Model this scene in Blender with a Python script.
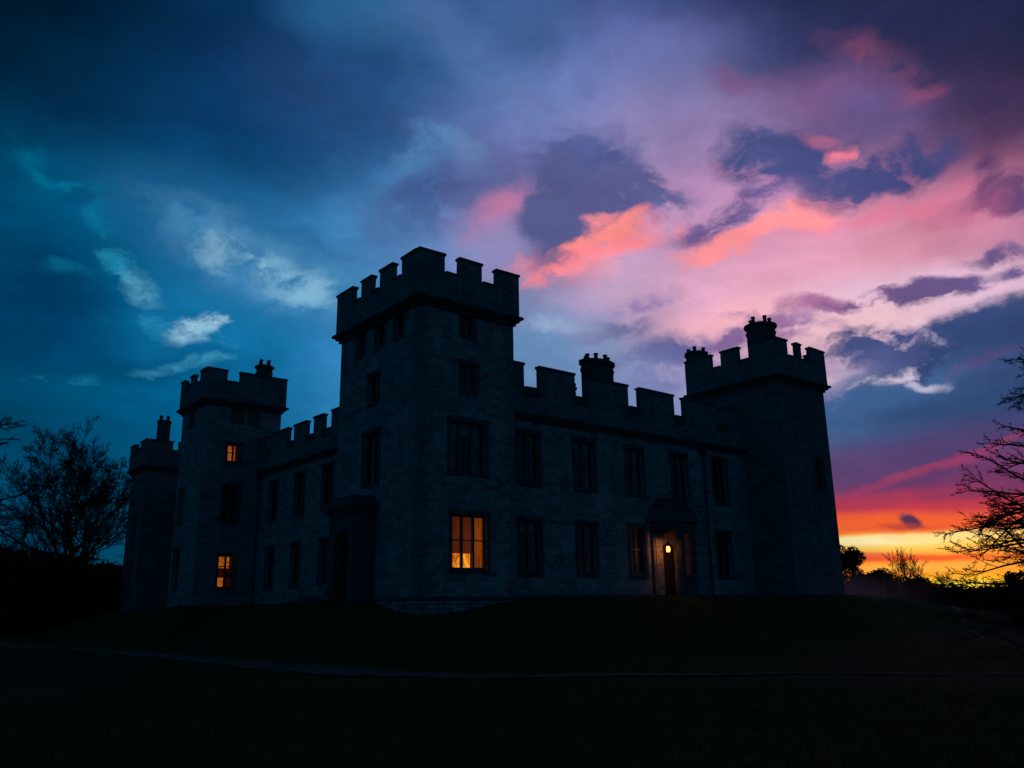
import bpy, bmesh, math, random
from mathutils import Vector, Matrix
R = math.radians
for o in list(bpy.data.objects):
    bpy.data.objects.remove(o)
scene = bpy.context.scene
COL = scene.collection

# ---------------------------------------------------------------- camera
HEAD, PITCH, ROLL, FPX = 50.943, 14.739, 0.824, 856.9
cam_data = bpy.data.cameras.new('camera')
cam = bpy.data.objects.new('camera', cam_data)
COL.objects.link(cam)
cam_data.sensor_width = 36.0
cam_data.lens = 36.0 * FPX / 1024.0
cam_data.clip_end = 6000
fw = Vector((math.cos(R(PITCH))*math.cos(R(HEAD)), math.cos(R(PITCH))*math.sin(R(HEAD)), math.sin(R(PITCH))))
rt = Vector((math.sin(R(HEAD)), -math.cos(R(HEAD)), 0))
up = rt.cross(fw)
rt2 = rt*math.cos(R(ROLL)) - up*math.sin(R(ROLL))
up2 = rt2.cross(fw)
m = Matrix((rt2, up2, -fw)).transposed().to_4x4()
m.translation = Vector((0, 0, 1.6))
cam.matrix_world = m
scene.camera = cam

# ---------------------------------------------------------------- view
scene.view_settings.view_transform = 'Standard'
scene.view_settings.look = 'None'
scene.view_settings.exposure = 0.0
scene.view_settings.gamma = 1.0
scene.render.resolution_x = 1024
scene.render.resolution_y = 768
scene.render.engine = 'CYCLES'
scene.cycles.max_bounces = 6; scene.cycles.diffuse_bounces = 3; scene.cycles.transparent_max_bounces = 12
scene.cycles.use_adaptive_sampling = True; scene.cycles.adaptive_threshold = 0.008; scene.cycles.adaptive_min_samples = 32
scene.cycles.volume_step_rate = 2.0

# ---------------------------------------------------------------- sky (world)
# colour of the evening sky: rows at an elevation (degrees), stops by azimuth
SKY_ROWS = [(-0.5, [(0.0, [0.004, 0.0685, 0.15]),
 (0.1667, [0.004, 0.0685, 0.15]),
 (0.2917, [0.002, 0.0342, 0.075]),
 (0.4, [0.0, 0.0252, 0.0612]),
 (0.4167, [0.0, 0.0253, 0.0615]),
 (0.4306, [0.0, 0.0304, 0.0729]),
 (0.4444, [0.0027, 0.0356, 0.0782]),
 (0.4583, [0.0119, 0.0405, 0.0768]),
 (0.4722, [0.0574, 0.044, 0.0648]),
 (0.4861, [0.1944, 0.0516, 0.0386]),
 (0.5, [0.4631, 0.0622, 0.0166]),
 (0.5139, [0.6341, 0.0858, 0.0121]),
 (0.5278, [0.7719, 0.1022, 0.0097]),
 (0.5417, [0.8216, 0.1022, 0.0097]),
 (0.5556, [0.8441, 0.1022, 0.0097]),
 (0.5694, [0.8486, 0.1022, 0.0093]),
 (0.5833, [0.8308, 0.1022, 0.008]),
 (0.6, [0.8308, 0.1022, 0.008]),
 (0.6667, [0.1672, 0.0427, 0.0407]),
 (0.8056, [0.0028, 0.0479, 0.105]),
 (1.0, [0.004, 0.0685, 0.15])]),
 (0.5, [(0.0, [0.004, 0.0685, 0.15]),
 (0.1667, [0.004, 0.0685, 0.15]),
 (0.2917, [0.002, 0.0342, 0.075]),
 (0.4, [0.0, 0.0252, 0.0612]),
 (0.4167, [0.0, 0.0254, 0.0618]),
 (0.4306, [0.0, 0.0305, 0.0731]),
 (0.4444, [0.0028, 0.0357, 0.0782]),
 (0.4583, [0.0122, 0.0408, 0.0771]),
 (0.4722, [0.0589, 0.0451, 0.066]),
 (0.4861, [0.2008, 0.0536, 0.0399]),
 (0.5, [0.483, 0.0654, 0.0173]),
 (0.5139, [0.655, 0.094, 0.0129]),
 (0.5278, [0.7971, 0.1186, 0.0109]),
 (0.5417, [0.8629, 0.1286, 0.0119]),
 (0.5556, [0.8955, 0.1562, 0.0125]),
 (0.5694, [0.9099, 0.1911, 0.0124]),
 (0.5833, [0.9055, 0.2101, 0.0109]),
 (0.6, [0.9217, 0.2386, 0.0115]),
 (0.6667, [0.1853, 0.0768, 0.0421]),
 (0.8056, [0.0028, 0.0479, 0.105]),
 (1.0, [0.004, 0.0685, 0.15])]),
 (1.5, [(0.0, [0.004, 0.0685, 0.15]),
 (0.1667, [0.004, 0.0685, 0.15]),
 (0.2917, [0.002, 0.0342, 0.075]),
 (0.4, [0.0, 0.0286, 0.0699]),
 (0.4167, [0.0, 0.0292, 0.0709]),
 (0.4306, [0.0, 0.0378, 0.0858]),
 (0.4444, [0.0031, 0.0447, 0.094]),
 (0.4583, [0.0145, 0.0509, 0.0945]),
 (0.4722, [0.0717, 0.0573, 0.0816]),
 (0.4861, [0.2431, 0.0674, 0.049]),
 (0.5, [0.579, 0.081, 0.0209]),
 (0.5139, [0.7325, 0.1244, 0.0159]),
 (0.5278, [0.8629, 0.1631, 0.0143]),
 (0.5417, [0.9362, 0.1833, 0.0173]),
 (0.5556, [0.9587, 0.2338, 0.0192]),
 (0.5694, [0.9625, 0.2739, 0.0203]),
 (0.5833, [0.956, 0.2748, 0.0185]),
 (0.6, [0.956, 0.2645, 0.0207]),
 (0.6667, [0.1922, 0.0832, 0.0458]),
 (0.8056, [0.0028, 0.0479, 0.105]),
 (1.0, [0.004, 0.0685, 0.15])]),
 (2.5, [(0.0, [0.004, 0.0685, 0.15]),
 (0.1667, [0.004, 0.0685, 0.15]),
 (0.2917, [0.002, 0.0342, 0.075]),
 (0.4, [0.0, 0.037, 0.0889]),
 (0.4167, [0.0, 0.0373, 0.0891]),
 (0.4306, [0.0, 0.0477, 0.1056]),
 (0.4444, [0.0032, 0.0552, 0.117]),
 (0.4583, [0.0166, 0.0631, 0.1192]),
 (0.4722, [0.0894, 0.0747, 0.1043]),
 (0.4861, [0.3045, 0.088, 0.0588]),
 (0.5, [0.7188, 0.1042, 0.0214]),
 (0.5139, [0.8168, 0.1433, 0.0197]),
 (0.5278, [0.9067, 0.1818, 0.019]),
 (0.5417, [0.942, 0.217, 0.0229]),
 (0.5556, [0.9536, 0.2558, 0.0255]),
 (0.5694, [0.9561, 0.2791, 0.0252]),
 (0.5833, [0.966, 0.2922, 0.026]),
 (0.6, [0.9807, 0.3369, 0.0335]),
 (0.6667, [0.1971, 0.1013, 0.0509]),
 (0.8056, [0.0028, 0.0479, 0.105]),
 (1.0, [0.004, 0.0685, 0.15])]),
 (3.3, [(0.0, [0.004, 0.0685, 0.15]),
 (0.1667, [0.004, 0.0685, 0.15]),
 (0.2917, [0.002, 0.0342, 0.075]),
 (0.4, [0.0, 0.0444, 0.1076]),
 (0.4167, [0.0, 0.0452, 0.1076]),
 (0.4306, [0.0, 0.059, 0.1255]),
 (0.4444, [0.0033, 0.0677, 0.1368]),
 (0.4583, [0.0172, 0.0781, 0.1406]),
 (0.4722, [0.0917, 0.0965, 0.1321]),
 (0.4861, [0.3084, 0.1348, 0.0902]),
 (0.5, [0.72, 0.1887, 0.0498]),
 (0.5139, [0.8615, 0.2209, 0.0335]),
 (0.5278, [0.9647, 0.2662, 0.0265]),
 (0.5417, [0.9766, 0.3298, 0.0339]),
 (0.5556, [0.9866, 0.3861, 0.0437]),
 (0.5694, [0.9963, 0.4301, 0.0546]),
 (0.5833, [0.9839, 0.3311, 0.0406]),
 (0.6, [0.9486, 0.1988, 0.0299]),
 (0.6667, [0.1907, 0.0668, 0.0495]),
 (0.8056, [0.0028, 0.0479, 0.105]),
 (1.0, [0.004, 0.0685, 0.15])]),
 (4.2, [(0.0, [0.004, 0.0685, 0.15]),
 (0.1667, [0.004, 0.0685, 0.15]),
 (0.2917, [0.002, 0.0342, 0.075]),
 (0.4, [0.0, 0.0498, 0.1196]),
 (0.4167, [0.0, 0.0511, 0.1214]),
 (0.4306, [0.0, 0.0659, 0.1418]),
 (0.4444, [0.0033, 0.0754, 0.1606]),
 (0.4583, [0.0175, 0.0847, 0.1694]),
 (0.4722, [0.0918, 0.0981, 0.1594]),
 (0.4861, [0.3057, 0.1331, 0.1205]),
 (0.5, [0.7046, 0.179, 0.077]),
 (0.5139, [0.8535, 0.228, 0.0447]),
 (0.5278, [0.9729, 0.2607, 0.0303]),
 (0.5417, [0.9835, 0.2396, 0.0338]),
 (0.5556, [0.97, 0.1861, 0.0314]),
 (0.5694, [0.938, 0.1233, 0.0229]),
 (0.5833, [0.8222, 0.0857, 0.0304]),
 (0.6, [0.6614, 0.0583, 0.0534]),
 (0.6667, [0.1333, 0.0317, 0.0588]),
 (0.8056, [0.0028, 0.0479, 0.105]),
 (1.0, [0.004, 0.0685, 0.15])]),
 (5.2, [(0.0, [0.004, 0.0685, 0.15]),
 (0.1667, [0.004, 0.0685, 0.15]),
 (0.2917, [0.002, 0.0342, 0.075]),
 (0.4, [0.0, 0.0538, 0.1263]),
 (0.4167, [0.0, 0.0552, 0.1287]),
 (0.4306, [0.0, 0.0704, 0.153]),
 (0.4444, [0.0034, 0.0837, 0.1878]),
 (0.4583, [0.016, 0.094, 0.2063]),
 (0.4722, [0.0734, 0.1003, 0.1934]),
 (0.4861, [0.2385, 0.1006, 0.1282]),
 (0.5, [0.54, 0.0966, 0.0677]),
 (0.5139, [0.7084, 0.1106, 0.0452]),
 (0.5278, [0.811, 0.1014, 0.0384]),
 (0.5417, [0.7592, 0.0741, 0.0507]),
 (0.5556, [0.6804, 0.0569, 0.059]),
 (0.5694, [0.5837, 0.0424, 0.0674]),
 (0.5833, [0.4429, 0.0427, 0.0806]),
 (0.6, [0.2925, 0.0402, 0.0961]),
 (0.6667, [0.0595, 0.0272, 0.0759]),
 (0.8056, [0.0028, 0.0479, 0.105]),
 (1.0, [0.004, 0.0685, 0.15])]),
 (6.3, [(0.0, [0.004, 0.0685, 0.15]),
 (0.1667, [0.004, 0.0685, 0.15]),
 (0.2917, [0.002, 0.0342, 0.075]),
 (0.4, [0.0, 0.0607, 0.1428]),
 (0.4167, [0.0, 0.0619, 0.1435]),
 (0.4306, [0.0, 0.0786, 0.1704]),
 (0.4444, [0.0035, 0.0973, 0.2306]),
 (0.4583, [0.0135, 0.109, 0.2691]),
 (0.4722, [0.0465, 0.1077, 0.2445]),
 (0.4861, [0.1316, 0.0884, 0.1918]),
 (0.5, [0.2809, 0.0665, 0.1395]),
 (0.5139, [0.397, 0.056, 0.1128]),
 (0.5278, [0.4748, 0.0492, 0.0993]),
 (0.5417, [0.4589, 0.0478, 0.1045]),
 (0.5556, [0.3851, 0.0422, 0.1036]),
 (0.5694, [0.2685, 0.0364, 0.1041]),
 (0.5833, [0.159, 0.0369, 0.1177]),
 (0.6, [0.1201, 0.041, 0.1263]),
 (0.6667, [0.025, 0.0274, 0.088]),
 (0.8056, [0.0028, 0.0479, 0.105]),
 (1.0, [0.004, 0.0685, 0.15])]),
 (8, [(0.0, [0.004, 0.0685, 0.15]),
 (0.1667, [0.004, 0.0685, 0.15]),
 (0.2917, [0.002, 0.0342, 0.075]),
 (0.4, [0.0, 0.059, 0.1388]),
 (0.4167, [0.0, 0.0657, 0.1526]),
 (0.4306, [0.0, 0.0906, 0.1999]),
 (0.4444, [0.0035, 0.125, 0.291]),
 (0.4583, [0.0131, 0.152, 0.3639]),
 (0.4722, [0.0416, 0.1559, 0.3687]),
 (0.4861, [0.087, 0.1354, 0.3097]),
 (0.5, [0.1498, 0.1104, 0.2406]),
 (0.5139, [0.2019, 0.0909, 0.2113]),
 (0.5278, [0.2381, 0.0791, 0.197]),
 (0.5417, [0.2132, 0.072, 0.1952]),
 (0.5556, [0.1547, 0.0668, 0.1886]),
 (0.5694, [0.1012, 0.0621, 0.1783]),
 (0.5833, [0.0672, 0.0536, 0.155]),
 (0.6, [0.0442, 0.0547, 0.1559]),
 (0.6667, [0.0099, 0.0308, 0.0999]),
 (0.8056, [0.0028, 0.0479, 0.105]),
 (1.0, [0.004, 0.0685, 0.15])]),
 (11, [(0.0, [0.004, 0.0685, 0.15]),
 (0.1667, [0.004, 0.0685, 0.15]),
 (0.2917, [0.002, 0.0342, 0.075]),
 (0.4, [0.0, 0.0648, 0.1458]),
 (0.4167, [0.0, 0.0699, 0.1577]),
 (0.4306, [0.0, 0.0959, 0.2115]),
 (0.4444, [0.002, 0.1258, 0.2936]),
 (0.4583, [0.0088, 0.1635, 0.3766]),
 (0.4722, [0.0377, 0.2091, 0.4366]),
 (0.4861, [0.0693, 0.2112, 0.4346]),
 (0.5, [0.1026, 0.1982, 0.4127]),
 (0.5139, [0.1372, 0.2074, 0.4306]),
 (0.5278, [0.1573, 0.2093, 0.4352]),
 (0.5417, [0.143, 0.1967, 0.4134]),
 (0.5556, [0.1148, 0.167, 0.357]),
 (0.5694, [0.0576, 0.1155, 0.2598]),
 (0.5833, [0.0312, 0.0727, 0.1789]),
 (0.6, [0.0437, 0.0885, 0.1947]),
 (0.6667, [0.0097, 0.0392, 0.1154]),
 (0.8056, [0.0028, 0.0479, 0.105]),
 (1.0, [0.004, 0.0685, 0.15])]),
 (14, [(0.0, [0.004, 0.0685, 0.15]),
 (0.1667, [0.004, 0.0685, 0.15]),
 (0.2917, [0.002, 0.0342, 0.075]),
 (0.4, [0.0, 0.0544, 0.1289]),
 (0.4167, [0.0, 0.0712, 0.1637]),
 (0.4306, [0.0, 0.1075, 0.2419]),
 (0.4444, [0.0021, 0.1281, 0.3007]),
 (0.4583, [0.0081, 0.1592, 0.3701]),
 (0.4722, [0.0293, 0.2085, 0.4546]),
 (0.4861, [0.0612, 0.2313, 0.4685]),
 (0.5, [0.1047, 0.2442, 0.4576]),
 (0.5139, [0.1448, 0.2541, 0.4746]),
 (0.5278, [0.2119, 0.2701, 0.4954]),
 (0.5417, [0.3687, 0.3073, 0.5261]),
 (0.5556, [0.4148, 0.3172, 0.5006]),
 (0.5694, [0.4085, 0.37, 0.5163]),
 (0.5833, [0.4532, 0.4033, 0.55]),
 (0.6, [0.5351, 0.4471, 0.5981]),
 (0.6667, [0.108, 0.1289, 0.2767]),
 (0.8056, [0.0028, 0.0479, 0.105]),
 (1.0, [0.004, 0.0685, 0.15])]),
 (18, [(0.0, [0.004, 0.0685, 0.15]),
 (0.1667, [0.004, 0.0685, 0.15]),
 (0.2917, [0.002, 0.0342, 0.075]),
 (0.4, [0.0, 0.0491, 0.1316]),
 (0.4167, [0.0, 0.0638, 0.1633]),
 (0.4306, [0.0001, 0.109, 0.256]),
 (0.4444, [0.0022, 0.1405, 0.3288]),
 (0.4583, [0.0103, 0.1773, 0.4029]),
 (0.4722, [0.0378, 0.2237, 0.4796]),
 (0.4861, [0.0834, 0.2429, 0.4804]),
 (0.5, [0.1518, 0.2549, 0.4612]),
 (0.5139, [0.2561, 0.2825, 0.4885]),
 (0.5278, [0.4189, 0.3218, 0.5191]),
 (0.5417, [0.6616, 0.3707, 0.5281]),
 (0.5556, [0.7846, 0.4239, 0.5581]),
 (0.5694, [0.769, 0.4579, 0.5944]),
 (0.5833, [0.6408, 0.3725, 0.5134]),
 (0.6, [0.5157, 0.2463, 0.3887]),
 (0.6667, [0.1041, 0.0787, 0.193]),
 (0.8056, [0.0028, 0.0479, 0.105]),
 (1.0, [0.004, 0.0685, 0.15])]),
 (22, [(0.0, [0.004, 0.0685, 0.15]),
 (0.1667, [0.004, 0.0685, 0.15]),
 (0.2917, [0.002, 0.0342, 0.075]),
 (0.4, [0.0, 0.0631, 0.15]),
 (0.4167, [0.0, 0.0768, 0.1893]),
 (0.4306, [0.0008, 0.1094, 0.2654]),
 (0.4444, [0.0062, 0.1481, 0.346]),
 (0.4583, [0.0223, 0.1933, 0.4284]),
 (0.4722, [0.068, 0.2478, 0.5166]),
 (0.4861, [0.1342, 0.2388, 0.4862]),
 (0.5, [0.224, 0.2138, 0.428]),
 (0.5139, [0.374, 0.2724, 0.4844]),
 (0.5278, [0.5493, 0.3298, 0.5334]),
 (0.5417, [0.6226, 0.3292, 0.5132]),
 (0.5556, [0.6516, 0.2999, 0.4675]),
 (0.5694, [0.6324, 0.2224, 0.3592]),
 (0.5833, [0.4222, 0.1446, 0.2702]),
 (0.6, [0.2339, 0.0793, 0.1844]),
 (0.6667, [0.0478, 0.0369, 0.1113]),
 (0.8056, [0.0028, 0.0479, 0.105]),
 (1.0, [0.004, 0.0685, 0.15])]),
 (26, [(0.0, [0.004, 0.0685, 0.15]),
 (0.1667, [0.004, 0.0685, 0.15]),
 (0.2917, [0.002, 0.0342, 0.075]),
 (0.4, [0.0, 0.0406, 0.0954]),
 (0.4167, [0.0, 0.0676, 0.1552]),
 (0.4306, [0.0007, 0.0976, 0.2266]),
 (0.4444, [0.0047, 0.1195, 0.292]),
 (0.4583, [0.0209, 0.1602, 0.3763]),
 (0.4722, [0.062, 0.2127, 0.4677]),
 (0.4861, [0.1179, 0.2038, 0.4588]),
 (0.5, [0.1888, 0.1798, 0.4249]),
 (0.5139, [0.3233, 0.2375, 0.4833]),
 (0.5278, [0.4842, 0.2986, 0.539]),
 (0.5417, [0.4806, 0.2624, 0.4684]),
 (0.5556, [0.4292, 0.2078, 0.3742]),
 (0.5694, [0.3015, 0.1448, 0.2822]),
 (0.5833, [0.1667, 0.0815, 0.1911]),
 (0.6, [0.0611, 0.0361, 0.1016]),
 (0.6667, [0.0132, 0.0262, 0.0781]),
 (0.8056, [0.0028, 0.0479, 0.105]),
 (1.0, [0.004, 0.0685, 0.15])]),
 (30, [(0.0, [0.0028, 0.0479, 0.105]),
 (0.1667, [0.0028, 0.0479, 0.105]),
 (0.2917, [0.0014, 0.024, 0.0525]),
 (0.4, [0.0, 0.0108, 0.0271]),
 (0.4167, [0.0, 0.025, 0.066]),
 (0.4306, [0.0006, 0.0385, 0.1065]),
 (0.4444, [0.0026, 0.0517, 0.1563]),
 (0.4583, [0.0097, 0.0808, 0.2271]),
 (0.4722, [0.029, 0.122, 0.3113]),
 (0.4861, [0.0704, 0.1564, 0.3895]),
 (0.5, [0.1322, 0.1857, 0.4608]),
 (0.5139, [0.2212, 0.2219, 0.4997]),
 (0.5278, [0.3148, 0.2486, 0.523]),
 (0.5417, [0.273, 0.1868, 0.4144]),
 (0.5556, [0.2118, 0.131, 0.321]),
 (0.5694, [0.1316, 0.0894, 0.2401]),
 (0.5833, [0.061, 0.0445, 0.1268]),
 (0.6, [0.0142, 0.0146, 0.0387]),
 (0.6667, [0.0035, 0.0156, 0.0417]),
 (0.8056, [0.002, 0.0336, 0.0735]),
 (1.0, [0.0028, 0.0479, 0.105])]),
 (34, [(0.0, [0.0028, 0.0479, 0.105]),
 (0.1667, [0.0028, 0.0479, 0.105]),
 (0.2917, [0.0014, 0.024, 0.0525]),
 (0.4, [0.0, 0.006, 0.0168]),
 (0.4167, [0.0, 0.0111, 0.0324]),
 (0.4306, [0.0009, 0.0194, 0.0623]),
 (0.4444, [0.0031, 0.0294, 0.1055]),
 (0.4583, [0.0072, 0.0474, 0.1544]),
 (0.4722, [0.0152, 0.0716, 0.2087]),
 (0.4861, [0.0411, 0.1185, 0.3129]),
 (0.5, [0.0852, 0.1807, 0.4452]),
 (0.5139, [0.1164, 0.1814, 0.4461]),
 (0.5278, [0.1421, 0.1717, 0.4285]),
 (0.5417, [0.1147, 0.1218, 0.3337]),
 (0.5556, [0.0809, 0.0757, 0.2318]),
 (0.5694, [0.0432, 0.0412, 0.1309]),
 (0.5833, [0.017, 0.0186, 0.0587]),
 (0.6, [0.006, 0.008, 0.0212]),
 (0.6667, [0.0019, 0.014, 0.0347]),
 (0.8056, [0.002, 0.0336, 0.0735]),
 (1.0, [0.0028, 0.0479, 0.105])]),
 (38, [(0.0, [0.0028, 0.0479, 0.105]),
 (0.1667, [0.0028, 0.0479, 0.105]),
 (0.2917, [0.0014, 0.024, 0.0525]),
 (0.4, [0.0, 0.006, 0.0168]),
 (0.4167, [0.0, 0.0098, 0.0287]),
 (0.4306, [0.0008, 0.0164, 0.0506]),
 (0.4444, [0.0022, 0.0271, 0.0886]),
 (0.4583, [0.0062, 0.0542, 0.1565]),
 (0.4722, [0.0135, 0.0915, 0.2417]),
 (0.4861, [0.0285, 0.1059, 0.2777]),
 (0.5, [0.0509, 0.1218, 0.3169]),
 (0.5139, [0.0554, 0.1059, 0.2865]),
 (0.5278, [0.0533, 0.0838, 0.2409]),
 (0.5417, [0.0323, 0.0535, 0.1666]),
 (0.5556, [0.0193, 0.034, 0.1156]),
 (0.5694, [0.0174, 0.025, 0.0843]),
 (0.5833, [0.0138, 0.0169, 0.0549]),
 (0.6, [0.0064, 0.0084, 0.0226]),
 (0.6667, [0.002, 0.0141, 0.0353]),
 (0.8056, [0.002, 0.0336, 0.0735]),
 (1.0, [0.0028, 0.0479, 0.105])]),
 (50, [(0.0, [0.0011, 0.0287, 0.0616]),
 (0.1944, [0.0011, 0.0246, 0.0551]),
 (0.3889, [0.0, 0.0093, 0.0266]),
 (0.4722, [0.004, 0.0208, 0.0686]),
 (0.5278, [0.0144, 0.0246, 0.0759]),
 (0.6, [0.0054, 0.0063, 0.0191]),
 (0.8056, [0.0011, 0.0227, 0.049]),
 (1.0, [0.0011, 0.0287, 0.0616])]),
 (80, [(0.0, [0.0007, 0.0191, 0.0411]),
 (0.1944, [0.0007, 0.0164, 0.0367]),
 (0.3889, [0.0, 0.0062, 0.0177]),
 (0.4722, [0.0026, 0.0139, 0.0457]),
 (0.5278, [0.0096, 0.0164, 0.0506]),
 (0.6, [0.0036, 0.0042, 0.0127]),
 (0.8056, [0.0007, 0.0151, 0.0327]),
 (1.0, [0.0007, 0.0191, 0.0411])])]
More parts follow.
